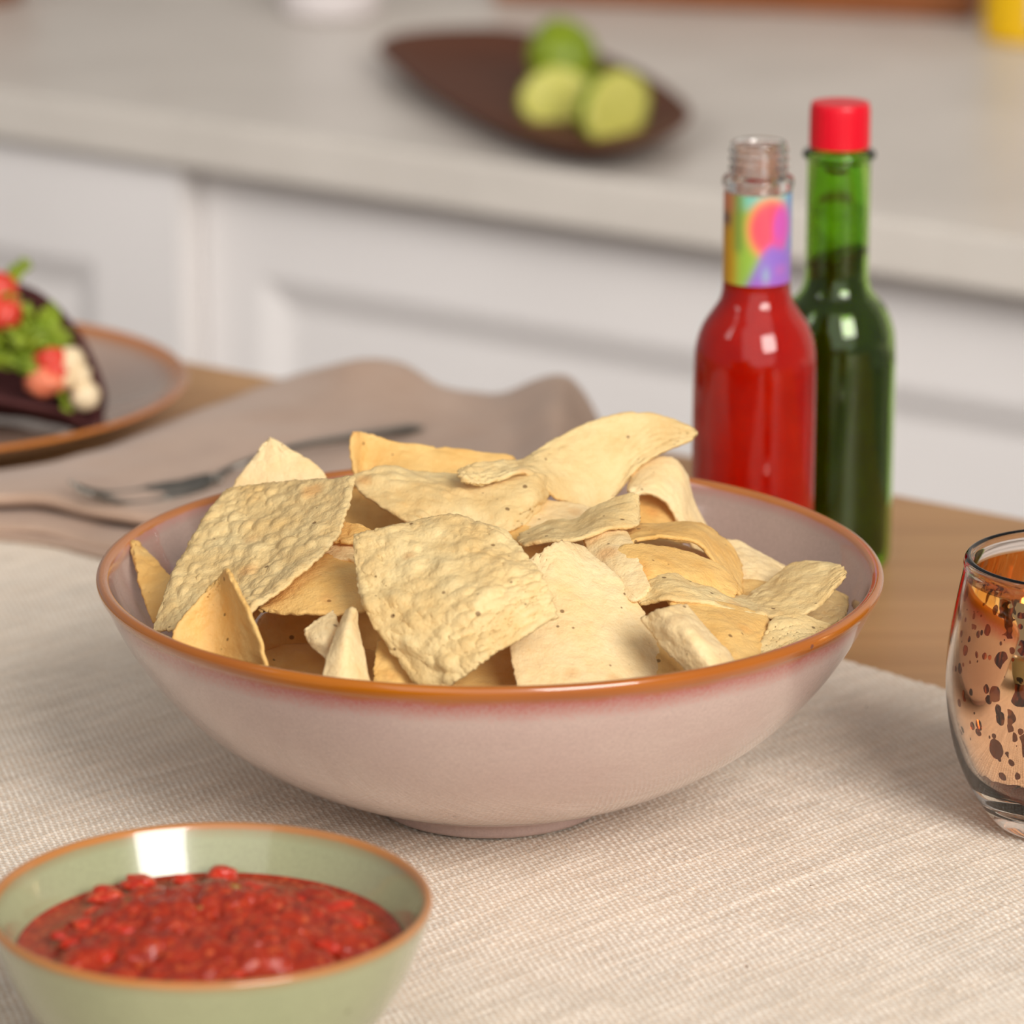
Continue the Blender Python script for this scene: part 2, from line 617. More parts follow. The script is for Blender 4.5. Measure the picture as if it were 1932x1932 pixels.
DEPTH = 1.05
wt = bevel(obj('worktop', *[boxV(cpt(-1.6, 0, CZ - 0.036), cd * 4.2, -cn * DEPTH, UP * 0.036)[0]], MAT['counter'],
               faces=boxV(cpt(-1.6, 0, CZ - 0.036), cd * 4.2, -cn * DEPTH, UP * 0.036)[1], smooth=False), 0.003)
tag(wt, 'long pale stone worktop running behind the table, holding the leaf dish', 'worktop')
fl = obj('floor', [(-4, -2.5, 0), (5, -2.5, 0), (5, 7, 0), (-4, 7, 0)], MAT['floor'], faces=[(0, 1, 2, 3)], smooth=False)
struct(fl)
V, Fc = boxV(cpt(-1.6, -DEPTH - 0.002, 0.0), cd * 4.2, -cn * 0.1, UP * 2.5)
struct(obj('wall_back', V, MAT['wall'], faces=Fc, smooth=False))


def frame_door(root, u0, u1, z0, z1, v0, th, name, panels):
    """a cabinet front with a recessed, bevelled centre panel; one mesh per piece"""
    V, Fc = boxV(cpt(u0, v0, z0), cd * (u1 - u0), -cn * th * 0.45, UP * (z1 - z0))
    door = bevel(obj(name, V, MAT['paint'], root, faces=Fc, smooth=False), 0.0015, 2)
    out = v0 + th * 0.55
    for (a, b, lo, hi) in panels:
        ring = []
        bw = 0.024
        for (d, v) in ((0, out), (bw, v0 + 0.001)):
            ring.append([cpt(a + d, v, lo + d), cpt(b - d, v, lo + d), cpt(b - d, v, hi - d), cpt(a + d, v, hi - d)])
        outer = [cpt(u0, out, z0), cpt(u1, out, z0), cpt(u1, out, z1), cpt(u0, out, z1)]
        back = [cpt(u0, v0, z0), cpt(u1, v0, z0), cpt(u1, v0, z1), cpt(u0, v0, z1)]
        VV = outer + ring[0] + back
        FF = []
        for k in range(4):
            k2 = (k + 1) % 4
            FF.append((k, k2, 4 + k2, 4 + k))
            FF.append((8 + k, 8 + k2, k2, k))
        sub('door_frame', VV, MAT['paint'], door, root, faces=FF, smooth=False)
        VV = ring[0] + ring[1]
        FF = [(k, (k + 1) % 4, 4 + (k + 1) % 4, 4 + k) for k in range(4)]
        sub('panel_moulding', VV, MAT['paint'], door, root, faces=FF, smooth=False)
        VV = ring[1]
        sub('panel', VV, MAT['paint'], door, root, faces=[(0, 1, 2, 3)], smooth=False)
    return door


def along(px, py, v):
    """distance along the counter where a picture point meets the vertical plane v out from the edge"""
    p0 = cpt(0, v, 0)
    d = ray(px, py)
    c0 = np.array([0, 0, CAM_Z])
    s = np.dot(p0 - c0, cn) / np.dot(d, cn)
    q = c0 + d * s
    return float(np.dot(q - cA, cd)), q[2]


u_split = along(345, 420, -0.02)[0]
uL = along(205, 600, -0.03)[0]
zL = along(100, 470, -0.03)[1]
uR = along(497, 600, -0.045)[0]
zR = along(560, 528, -0.045)[1]
ZC = CZ - 0.038
for (nm, lab, ua, ub, v0, pan) in (
        ('base_cabinet', 'white panelled base cabinet at left, standing slightly proud, behind the taco plate', u_split - 0.62, u_split, -0.036,
         [(u_split - 0.55, uL, 0.2, zL)]),
        ('base_cabinet', 'wide white panelled base cabinet behind the bottles and napkin', u_split + 0.003, u_split + 1.10, -0.060,
         [(uR, u_split + 0.98, 0.2, zR)])):
    root = thing(nm, lab, 'cabinet', cpt((ua + ub) / 2, -0.3, 0), 'white cabinets under the worktop')
    V, Fc = boxV(cpt(ua, v0, 0.0), cd * (ub - ua), -cn * (DEPTH + v0 - 0.01), UP * ZC)
    obj('carcass', V, MAT['paint'], root, faces=Fc, smooth=False)
    frame_door(root, ua, ub, 0.1, ZC - 0.001, v0 + 0.009, 0.02, 'door', pan)

# ------------------------------------------------------------------ table
tz = TZ - 0.0025
eA, eB = at_z(500, 706, tz), at_z(1900, 969, tz)     # far edge of the table
td = (eB - eA) / np.linalg.norm(eB - eA)
tn = np.array([td[1], -td[0], 0.0])
if tn[1] > 0:
    tn = -tn


def tpt(u, v, z):
    p = eA + td * u + tn * v
    return np.array([p[0], p[1], z])


table = thing('wooden_table', 'light oak table under the cream runner, its far edge seen behind the bottles', 'table', tpt(0.35, 0.45, 0))
V, Fc = boxV(tpt(-0.75, 0, tz - 0.03), td * 1.9, tn * 1.0, UP * 0.03)
bevel(obj('table_top', V, MAT['table'], table, faces=Fc, smooth=False), 0.004)
for (a, b) in ((-0.70, 0.05), (1.04, 0.05), (-0.70, 0.88), (1.04, 0.88)):
    V, Fc = boxV(tpt(a, b, 0), td * 0.06, tn * 0.06, UP * (tz - 0.03))
    obj('leg', V, MAT['table'], table, faces=Fc, smooth=False)

# ------------------------------------------------------------------ table runner: a real weave
rA, rB = at_z(1613, 1245, TZ), at_z(1790, 1296, TZ)
rd = (rB - rA) / np.linalg.norm(rB - rA)
rn = np.array([rd[1], -rd[0], 0.0])
if rn[1] > 0:
    rn = -rn


def runner():
    pts = [at_z(-100, 980, TZ), at_z(-100, 2060, TZ), at_z(2030, 2060, TZ), at_z(2030, 1290, TZ)]
    uu = [float(np.dot(p - rA, rd)) for p in pts]
    vv = [float(np.dot(p - rA, rn)) for p in pts]
    us = np.arange(min(uu), max(uu), 0.00058)
    vs = np.arange(0, max(vv), 0.00038)
    U, Vv = np.meshgrid(us, vs, indexing='ij')
    pu, pv = 0.00230, 0.00128
    # gentle wander of the yarns
    Uw = U + 0.0006 * vnoise(U * 40 + 300, Vv * 25 + 300, 3) + 0.00018 * vnoise(U * 260 + 300, Vv * 90 + 300, 5)
    Vw = Vv + 0.0006 * vnoise(U * 25 + 300, Vv * 40 + 300, 4) + 0.00018 * vnoise(U * 90 + 300, Vv * 260 + 300, 6)
    a, b = Uw / pu, Vw / pv
    i, j = np.floor(a), np.floor(b)
    fa, fb = a - i - 0.5, b - j - 0.5
    yu = 0.85 + 0.30 * vnoise(i * 1.0 + 500, Vv * 30 + 500, 8)      # thick and thin yarns
    yv = 0.85 + 0.30 * vnoise(U * 30 + 500, j * 1.0 + 500, 9)
    par = np.where((i + j) % 2 == 0, 1.0, -1.0)
    warp = np.sqrt(np.clip(1 - (2 * fa) ** 2 * 0.9, 0, 1)) * (0.50 + 0.50 * par * np.cos(np.pi * fb)) * yu * 0.85
    weft = np.sqrt(np.clip(1 - (2 * fb) ** 2 * 0.9, 0, 1)) * (0.52 - 0.48 * par * np.cos(np.pi * fa)) * yv
    h = np.maximum(warp, weft) * 0.00095 + 0.00006 * vnoise(U * 1100, Vv * 1100, 10)
    wav = 0.0006 * vnoise(U * 8 + 50, Vv * 8 + 50, 11)
    edge = np.clip(Vv / 0.002, 0, 1)
    Z = TZ - 0.0010 + h * edge + wav * edge * 0.5 - (1 - edge) * 0.0012
    P = rA[None, None] + U[..., None] * rd + (Vv + 0.0007 * vnoise(U * 500, Vv * 3, 12) * (Vv < 0.004))[..., None] * rn
    P[..., 2] = Z
    col = np.where((warp > weft)[..., None], np.array(lin(224, 204, 182)), np.array(lin(240, 230, 216)))
    col = col * (0.94 + 0.09 * vnoise(i * 0.7 + 200, Vv * 60 + 200, 14) + 0.05 * vnoise(U * 700 + 20, Vv * 700 + 20, 15))[..., None]
    col[..., 3] = 1
    n, mm = U.shape
    Q = grid_quads(n, mm)
    # the fine weave where the camera stands close; a plain sheet carries the cloth further out
    s_, c_ = math.sin(PITCH), math.cos(PITCH)
    dep = P[..., 1] * c_ - (P[..., 2] - CAM_Z) * s_
    X = 966 + F_PX * P[..., 0] / dep
    Y = 966 - F_PX * ((P[..., 2] - CAM_Z) * c_ + P[..., 1] * s_) / dep
    ok = ((X > -60) & (X < 1992) & (Y < 1992)).ravel()
    Q = Q[ok[Q].all(1)]
    used = np.zeros(n * mm, bool)
    used[Q.ravel()] = True
    remap = np.cumsum(used) - 1
    Vf, Cf = P.reshape(-1, 3)[used], col.reshape(-1, 4)[used]
    Qf = remap[Q]
    st = 10
    lo = (rA + rd * (min(uu) - 0.005), rd * (max(uu) + 0.12 - min(uu)), rn * 0.60)
    gu, gv = np.meshgrid(np.linspace(0, 1, 80), np.linspace(0.003, 1, 40), indexing='ij')
    Lo = lo[0] + gu[..., None] * lo[1] + gv[..., None] * lo[2]
    Lo[..., 2] = TZ - 0.0011
    Qs = grid_quads(80, 40, len(Vf))
    V = np.vstack([Vf, Lo.reshape(-1, 3)])
    Cc = np.vstack([Cf, np.tile(np.array(lin(230, 214, 194)), (3200, 1))])
    o = obj('table_runner', V, MAT['runner'], quads=np.vstack([Qf, Qs]), origin=(rA[0], rA[1], TZ))
    o.data.materials.append(mat_runner_far())
    o.data.polygons.foreach_set('material_index', (np.arange(len(Qf) + len(Qs)) >= len(Qf)).astype(np.int32))
    at = o.data.color_attributes.new('yarn', 'FLOAT_COLOR', 'POINT')
    at.data.foreach_set('color', Cc.astype(np.float32).ravel())
    print('runner quads', len(Qf))
    return o


tag(runner(), 'cream coarse-woven cotton table runner under the bowls and glass', 'table runner')

# ------------------------------------------------------------------ serving bowl
BC = np.array([-0.0075, 1.345, TZ + 0.0002])
outer = [(0.036, 0.0015), (0.0392, 0.0004), (0.0405, 0.002), (0.0412, 0.0055), (0.0445, 0.0075), (0.058, 0.0115), (0.074, 0.0185),
         (0.090, 0.028), (0.104, 0.039), (0.116, 0.052), (0.1255, 0.066), (0.1316, 0.0785)]
lip = [(0.1334, 0.0814), (0.1342, 0.0834), (0.1338, 0.0850), (0.1326, 0.0857), (0.1308, 0.0852), (0.1296, 0.0836)]
inner = [(0.1268, 0.077), (0.1205, 0.0655), (0.111, 0.052), (0.099, 0.0395), (0.085, 0.029), (0.069, 0.020), (0.052, 0.0142), (0.034, 0.0112), (0.015, 0.0102), (0.0004, 0.010)]
bowl = thing('serving_bowl', 'large round mauve glazed bowl with amber rim, filled with tortilla chips', 'bowl', BC)
prof = cr(outer[4:] + lip + inner, 150)
V, Q = lathe(prof, 160, BC)
body = obj('body', V, MAT['bowl'], bowl, quads=Q)
body.data.materials.append(MAT['bowl_in'])
k_top = int(np.argmax(prof[:, 1]))
body.data.polygons.foreach_set('material_index', (np.arange(len(Q)) // 160 > k_top + 2).astype(np.int32))
prof = cr([(0.034, 0.006), (0.035, 0.002), (0.037, 0.0006), (0.0392, 0.0004), (0.0408, 0.0018), (0.0414, 0.005), (0.0448, 0.0078)], 24)
V, Q = lathe(prof, 128, BC)
obj('foot_ring', V, MAT['bowl'], bowl, quads=Q)

# ------------------------------------------------------------------ tortilla chips
YC = 1.345
WALL_Z = np.array([p[1] for p in inner[::-1]] + [0.0835])
WALL_R = np.array([p[0] for p in inner[::-1]] + [0.1296])


def chip(rows, label, mat='chip_bubbly', bub=1.0, seed=1, th=0.0017, n=52, rnd=0.22, group='tortilla chips in the mauve bowl'):
    C = np.array([[at_y(x, y, YC + d / 100.0) for (x, y, d) in r] for r in rows])
    R, K = C.shape[:2]
    a = np.linspace(-1, 1, n)
    A, B = np.meshgrid(a, a, indexing='ij')
    A2 = A * np.sqrt(1 - rnd * B * B)
    B2 = B * np.sqrt(1 - rnd * A * A)
    # each sample has its own (s,t): evaluate the tensor-product curve
    s, t = (A2.ravel() + 1) / 2, (B2.ravel() + 1) / 2
    Ws, Wt = weights(R, s), weights(K, t)
    G = np.einsum('ni,nj,ijk->nk', Ws, Wt, C).reshape(n, n, 3)
    # ragged edge
    N = normals(G)
    ctr = G.mean((0, 1))
    lenu = np.linalg.norm(np.diff(G[:, n // 2], axis=0), axis=1).sum()
    lenv = np.linalg.norm(np.diff(G[n // 2], axis=0), axis=1).sum()
    X, Y = A2 * lenu / 2, B2 * lenv / 2
    edge = 1 - np.maximum(np.abs(A), np.abs(B))
    rag = np.exp(-(edge / 0.06) ** 2) * 0.0005
    dirv = (G - ctr) / np.maximum(np.linalg.norm(G - ctr, axis=-1, keepdims=True), 1e-6)
    G = G + dirv * (rag * (vnoise(X * 700 + 90, Y * 700 + 90, seed + 2) + 0.6 * vnoise(X * 250 + 90, Y * 250 + 90, seed + 3)))[..., None]
    # blisters
    r = np.random.RandomState(seed * 13 + 5)
    h = 0.00013 * vnoise(X * 1300 + 70, Y * 1300 + 70, seed) + 0.0003 * vnoise(X * 420 + 70, Y * 420 + 70, seed + 4) + 0.0006 * vnoise(X * 110 + 70, Y * 110 + 70, seed + 1)
    nb = int(150 * bub * lenu * lenv / 0.0045)
    bl = np.zeros_like(h)
    for k in range(nb):
        cx, cy = (r.rand() - 0.5) * lenu, (r.rand() - 0.5) * lenv
        rad = 0.0009 + 0.0026 * r.rand() ** 2.2
        q = ((X - cx) ** 2 + ((Y - cy) * (0.7 + 0.6 * r.rand())) ** 2) / rad ** 2
        bl = np.maximum(bl, np.exp(-q ** 1.2) * rad * (0.20 + 0.26 * r.rand()))
    h = h * (0.5 + 0.5 * bub) + bl * (0.35 + 0.65 * min(bub, 1.2)) * np.clip(edge / 0.05, 0.3, 1)
    # blisters puff towards the viewer side of the chip
    sgn = 1.0 if np.mean(N[..., 1]) < 0 else -1.0
    G = G + N * sgn * h[..., None]
    # a chip cannot pass through the bowl: slide what would inwards along the wall
    rel = G - BC
    rad = np.hypot(rel[..., 0], rel[..., 1])
    lim = np.interp(np.clip(rel[..., 2], 0.0112, 0.2), WALL_Z, WALL_R) - 0.0016
    f = np.where(rel[..., 2] < 0.0835, np.minimum(1, lim / np.maximum(rad, 1e-6)), 1)
    G[..., 0] = BC[0] + rel[..., 0] * f
    G[..., 1] = BC[1] + rel[..., 1] * f
    G[..., 2] = np.maximum(G[..., 2], BC[2] + 0.0125)
    taper = 0.55 + 0.45 * np.clip(edge / 0.06, 0, 1)
    V, Q = shell(G, th, taper)
    o = obj('tortilla_chip', V, MAT[mat], quads=Q, origin=ctr)
    return tag(o, label, 'tortilla chip', group)


#  rows of (picture x, picture y, cm behind the middle of the bowl)
chip([[(655, 999, -5.2), (740, 990, -5.2), (858, 973, -5.0), (965, 1004, -5.8)],
      [(690, 1150, -8.2), (800, 1146, -9.0), (920, 1112, -9.0), (1020, 1082, -8.2)],
      [(808, 1336, -10.8), (876, 1276, -11.2), (950, 1226, -10.6), (1066, 1164, -9.0)]],
     'big blistered chip with dark specks leaning at the front centre of the bowl', 'chip_bubbly', 1.3, 1, n=140, rnd=0.14)
chip([[(985, 1062, -4.6), (1048, 1026, -3.8), (1096, 1026, -2.6)],
      [(960, 1180, -7.0), (1080, 1160, -6.2), (1196, 1126, -4.6)],
      [(972, 1312, -9.8), (1125, 1312, -9.3), (1286, 1296, -7.6)]],
     'large smooth pale chip right of the big blistered front chip, reaching the rim', 'chip_smooth', 0.25, 2, rnd=0.08, n=90)
chip([[(426, 918, 3.2), (540, 908, 2.2), (682, 894, 0.4)],
      [(348, 1040, -0.2), (474, 1046, -1.8), (622, 1030, -3.6)],
      [(278, 1196, -4.8), (385, 1190, -5.8), (468, 1168, -6.8)]],
     'large dull blistered chip sloping across the left side of the bowl', 'chip_bubbly', 1.25, 3, n=120, rnd=0.1)
chip([[(398, 1104, -6.6), (420, 1082, -6.6), (428, 1074, -7.4), (434, 1080, -7.9)],
      [(342, 1168, -7.6), (412, 1162, -7.0), (450, 1152, -7.8), (478, 1168, -9.4)],
      [(296, 1240, -8.2), (400, 1268, -8.0), (480, 1268, -9.2), (510, 1268, -10.6)]],
     'chip standing on its point at the left front, right edge curled forward', 'chip_gold', 0.4, 4)
chip([[(243, 1012, 3.4), (252, 1022, 3.5), (262, 1030, 3.6)],
      [(262, 1100, 0.8), (288, 1085, 1.2), (312, 1078, 1.4)],
      [(288, 1190, -1.2), (320, 1158, -1.0), (348, 1112, -0.6)]],
     'small narrow chip upright against the far left wall of the bowl', 'chip_gold', 0.3, 5)
chip([[(502, 828, 6.0), (512, 828, 6.0), (522, 834, 6.0)],
      [(456, 892, 5.4), (530, 885, 5.2), (598, 880, 5.2)],
      [(410, 962, 4.5), (530, 960, 4.2), (650, 940, 4.2)]],
     'smooth pale chip with one point up behind the dull blistered left chip', 'chip_smooth', 0.2, 6)
chip([[(656, 806, 6.8), (700, 818, 7.4), (770, 842, 7.4), (880, 848, 7.4), (1000, 862, 7.2)],
      [(662, 862, 6.2), (692, 860, 7.0), (770, 868, 6.8), (870, 880, 6.8), (975, 888, 6.8)],
      [(668, 912, 5.6), (690, 915, 6.2), (760, 905, 5.8), (870, 910, 6.2), (960, 915, 6.2)]],
     'long rippled chip at the back centre, its left corner turned up', 'chip_gold', 0.8, 7)
chip([[(636, 894, 4.2), (720, 884, 4.6), (850, 896, 4.6), (1006, 890, 4.0), (1034, 900, 5.4)],
      [(692, 938, 3.0), (780, 930, 3.0), (880, 935, 2.8), (1000, 938, 2.8), (1036, 930, 4.8)],
      [(762, 990, 1.4), (830, 1004, 1.4), (900, 1018, 1.2), (960, 1006, 1.4), (1000, 975, 2.8)]],
     'wide blistered chip behind the big front chip, right end rolled over', 'chip_bubbly', 0.9, 8, n=64)
chip([[(862, 888, 3.4), (905, 874, 4.0), (985, 868, 5.4), (1060, 820, 6.8), (1168, 780, 7.6), (1246, 782, 7.8), (1316, 813, 7.4)],
      [(864, 898, 2.8), (910, 898, 3.2), (985, 882, 4.4), (1055, 880, 5.6), (1150, 868, 6.4), (1230, 828, 7.2), (1314, 820, 7.3)],
      [(868, 908, 2.6), (915, 915, 2.8), (985, 894, 3.6), (1050, 940, 4.3), (1132, 962, 5.2), (1214, 876, 6.4), (1312, 828, 7.2)]],
     'long chip rising highest at the back right, tip pointing at the red bottle', 'chip_bubbly', 0.7, 9, n=72, rnd=0.06)
chip([[(1190, 920, 6.0), (1210, 878, 6.8), (1256, 862, 7.2), (1290, 890, 7.2), (1312, 960, 6.8), (1372, 1052, 5.6)],
      [(1186, 928, 5.0), (1212, 912, 5.4), (1250, 905, 5.8), (1282, 930, 5.8), (1302, 984, 5.4), (1350, 1058, 4.6)],
      [(1190, 938, 4.6), (1215, 930, 4.8), (1246, 940, 5.0), (1270, 966, 5.0), (1292, 1008, 4.5), (1330, 1068, 3.8)]],
     'chip curled into an arch at the back right below the highest chip', 'chip_smooth', 0.3, 10, rnd=0.05)
chip([[(972, 1012, 0.5), (1040, 984, 1.6), (1085, 982, 1.4), (1125, 955, 1.4), (1190, 930, 1.4), (1206, 940, 1.2)],
      [(985, 1032, -1.6), (1040, 1021, -1.9), (1090, 1019, -1.9), (1150, 998, -1.1), (1196, 996, -0.4), (1206, 985, 0.4)]],
     'chip with upturned right corner in the middle, left of the arch-shaped chip', 'chip_bubbly', 0.4, 11, rnd=0.08)
chip([[(985, 942, 4.0), (1050, 946, 4.4), (1122, 956, 4.4)],
      [(958, 985, 2.5), (1030, 985, 2.5), (1112, 990, 2.8)],
      [(948, 1030, 0.8), (1020, 1034, 0.8), (1100, 1034, 1.2)]],
     'smooth orange-tinted chip lying flat between the rolled chip and the upturned corner', 'chip_smooth', 0.2, 12)
chip([[(1108, 1050, -0.2), (1190, 998, 1.0), (1250, 990, 2.0), (1320, 990, 2.4), (1370, 1020, 2.2), (1400, 1070, 1.4)],
      [(1112, 1060, -1.6), (1190, 1010, -0.4), (1250, 1001, 0.4), (1312, 1000, 0.8), (1362, 1046, 0.6), (1400, 1100, 0.2)],
      [(1120, 1074, -2.4), (1192, 1024, -1.6), (1255, 1013, -0.9), (1315, 1026, -0.6), (1356, 1072, -0.8), (1402, 1132, -1.4)]],
     'arched chip with wavy pale edge, covering a golden chip right of centre', 'chip_gold', 0.4, 13, rnd=0.05)
chip([[(1118, 1068, -2.6), (1180, 1028, -2.1), (1250, 1032, -1.6), (1340, 1058, -1.3), (1390, 1090, -1.2)],
      [(1150, 1088, -3.2), (1210, 1068, -3.3), (1280, 1075, -3.0), (1340, 1088, -2.4), (1390, 1112, -2.2)],
      [(1190, 1126, -4.2), (1240, 1116, -4.2), (1300, 1116, -3.7), (1350, 1128, -3.2), (1392, 1134, -3.0)]],
     'golden chip tucked under the arched chip with the wavy edge', 'chip_gold', 0.3, 14)
chip([[(1348, 1008, 3.6), (1412, 1032, 3.6), (1496, 1080, 3.0)],
      [(1360, 1060, 2.0), (1420, 1068, 2.0), (1484, 1088, 2.2)],
      [(1388, 1116, 0.4), (1430, 1110, 0.7), (1470, 1098, 1.2)]],
     'pale smooth chip at the back right, close to the bare bowl wall', 'chip_smooth', 0.4, 15)
chip([[(1188, 1122, -4.0), (1250, 1079, -3.2), (1322, 1098, -2.6), (1396, 1128, -1.6), (1440, 1104, -0.2), (1500, 1062, 0.8), (1580, 1064, 0.2)],
      [(1196, 1132, -4.6), (1255, 1105, -4.4), (1330, 1120, -4.0), (1410, 1145, -3.2), (1458, 1134, -2.4), (1520, 1105, -1.4), (1592, 1072, -0.6)],
      [(1204, 1142, -5.0), (1262, 1134, -5.4), (1340, 1144, -5.0), (1420, 1164, -4.6), (1474, 1168, -4.0), (1542, 1148, -3.2), (1600, 1082, -1.2)]],
     'long saddle-shaped chip on the right with an upswept right end', 'chip_bubbly', 0.7, 16, n=72, rnd=0.06)
chip([[(1452, 1163, -4.6), (1512, 1160, -4.2), (1580, 1178, -4.0)],
      [(1438, 1205, -6.0), (1490, 1202, -5.6), (1545, 1196, -5.0)],
      [(1420, 1252, -7.4), (1450, 1246, -7.0), (1502, 1220, -6.4)]],
     'blistered corner of a chip below the saddle-shaped chip, by the right rim', 'chip_bubbly', 0.8, 17)
chip([[(1240, 1122, -4.8), (1340, 1135, -4.4), (1462, 1160, -3.9)],
      [(1288, 1180, -6.5), (1370, 1192, -6.6), (1446, 1202, -5.6)],
      [(1338, 1256, -8.4), (1390, 1262, -8.4), (1432, 1250, -7.4)]],
     'shaded golden chip underneath the saddle-shaped chip', 'chip_gold', 0.4, 18)
chip([[(1208, 1166, -7.8), (1248, 1149, -8.2), (1294, 1140, -7.4)],
      [(1256, 1228, -9.2), (1305, 1200, -9.8), (1346, 1200, -8.6)],
      [(1324, 1290, -10.4), (1360, 1276, -10.8), (1400, 1266, -9.4)]],
     'narrow rounded chip strip leaning on the right front rim', 'chip_smooth', 0.5, 19, rnd=0.08)
chip([[(1530, 1108, 0.8), (1572, 1114, 0.8), (1606, 1130, 0.6)],
      [(1490, 1184, -2.2), (1550, 1182, -2.2), (1592, 1172, -1.8)]],
     'shaded chip flat against the right wall of the bowl, under the upswept end', 'chip_bubbly', 0.5, 20)
chip([[(500, 1132, -4.4), (596, 1048, -2.6), (700, 1072, -3.2)],
      [(494, 1146, -5.0), (590, 1108, -5.0), (700, 1110, -5.2)],
      [(484, 1152, -5.4), (585, 1160, -6.5), (700, 1157, -6.6)]],
     'smooth golden chip with straight lower edge, between the left and front blistered chips', 'chip_gold', 0.25, 21, rnd=0.08)
chip([[(618, 984, -0.8), (665, 990, -1.4), (706, 1002, -2.0)],
      [(612, 1024, -1.9), (650, 1022, -2.5), (700, 1030, -3.0)]],
     'small chip corner peeking out left of the big front chip, upper of two', 'chip_gold', 0.3, 22)
chip([[(602, 1036, -1.8), (650, 1026, -2.0), (706, 1034, -2.4)],
      [(596, 1062, -2.8), (650, 1058, -3.2), (706, 1064, -3.4)]],
     'small chip corner peeking out left of the big front chip, lower of two', 'chip_smooth', 0.3, 23)
chip([[(632, 912, 6.4), (700, 912, 7.0), (800, 950, 6.6)],
      [(600, 1020, 4.0), (700, 1030, 4.6), (810, 1030, 4.4)]],
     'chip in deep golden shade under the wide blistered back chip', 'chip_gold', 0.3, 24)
chip([[(571, 1190, -8.2), (599, 1171, -7.8), (629, 1150, -7.2)],
      [(590, 1216, -8.7), (612, 1203, -9.0), (637, 1178, -8.0)],
      [(617, 1246, -9.2), (629, 1226, -9.0), (648, 1200, -8.2)]],
     'small pale chip shard at the front left, left one of two shards', 'chip_smooth', 0.3, 25, n=30, rnd=0.05)
chip([[(656, 1150, -8.2), (664, 1148, -8.4), (671, 1152, -8.2)],
      [(630, 1206, -9.8), (654, 1200, -10.2), (678, 1206, -9.4)],
      [(602, 1296, -11.1), (650, 1302, -11.5), (699, 1300, -10.8)]],
     'small pale triangular shard upright on the front rim, right one of two', 'chip_smooth', 0.3, 26, n=40, rnd=0.05)
chip([[(474, 1186, -1.6), (510, 1150, 0.4), (580, 1140, 0.8), (770, 1140, 0.4)],
      [(480, 1300, -3.4), (520, 1300, -2.0), (590, 1300, -1.6), (770, 1300, -2.0)]],
     'curved chip at the back of the dark hollow in the front left', 'chip_gold', 0.3, 27)
chip([[(488, 1222, -1.2), (570, 1216, -0.8), (740, 1222, -1.2)],
      [(484, 1372, -5.6), (570, 1378, -6.0), (740, 1378, -6.0)]],
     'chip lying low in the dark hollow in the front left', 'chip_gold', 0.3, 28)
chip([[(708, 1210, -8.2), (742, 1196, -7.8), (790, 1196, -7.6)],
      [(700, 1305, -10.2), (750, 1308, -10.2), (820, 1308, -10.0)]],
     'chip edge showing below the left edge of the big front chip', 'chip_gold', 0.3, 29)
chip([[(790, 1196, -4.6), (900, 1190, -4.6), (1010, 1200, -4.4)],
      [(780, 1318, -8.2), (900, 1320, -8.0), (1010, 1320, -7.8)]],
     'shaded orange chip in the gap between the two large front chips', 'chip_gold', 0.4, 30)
chip([[(1214, 1186, -5.6), (1250, 1186, -5.6), (1300, 1196, -5.6)],
      [(1240, 1304, -8.2), (1292, 1304, -8.2), (1350, 1298, -7.8)]],
     'chip under the narrow rounded strip at the right front', 'chip_gold', 0.3, 31)
chip([[(1088, 1006, -0.6), (1140, 992, -0.2), (1188, 1002, -0.2)],
      [(1128, 1082, -3.2), (1164, 1062, -3.1), (1204, 1050, -2.8)],
      [(1192, 1142, -5.2), (1212, 1130, -5.0), (1236, 1122, -4.8)]],
     'chip running down behind the smooth pale front chip, right of centre', 'chip_smooth', 0.3, 32)
chip([[(1186, 926, 6.4), (1240, 930, 6.6), (1300, 960, 6.4)],
      [(1190, 1010, 4.0), (1245, 1020, 4.0), (1310, 1030, 4.0)]],
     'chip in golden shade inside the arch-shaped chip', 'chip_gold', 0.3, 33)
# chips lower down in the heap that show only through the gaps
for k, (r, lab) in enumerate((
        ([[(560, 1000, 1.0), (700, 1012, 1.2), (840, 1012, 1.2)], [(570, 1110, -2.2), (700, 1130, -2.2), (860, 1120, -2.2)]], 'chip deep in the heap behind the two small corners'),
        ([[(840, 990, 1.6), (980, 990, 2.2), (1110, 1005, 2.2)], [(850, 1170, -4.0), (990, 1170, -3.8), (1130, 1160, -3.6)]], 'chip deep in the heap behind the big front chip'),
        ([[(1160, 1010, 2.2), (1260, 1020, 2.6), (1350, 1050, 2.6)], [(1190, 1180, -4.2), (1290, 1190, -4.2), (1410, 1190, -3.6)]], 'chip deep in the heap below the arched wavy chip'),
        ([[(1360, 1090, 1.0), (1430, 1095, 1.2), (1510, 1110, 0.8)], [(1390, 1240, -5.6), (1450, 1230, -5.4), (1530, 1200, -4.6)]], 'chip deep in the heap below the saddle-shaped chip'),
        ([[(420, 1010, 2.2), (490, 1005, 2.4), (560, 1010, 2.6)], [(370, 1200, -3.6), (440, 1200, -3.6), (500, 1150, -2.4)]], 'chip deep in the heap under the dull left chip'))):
    chip(r, lab, 'chip_gold', 0.3, 40 + k, n=30)

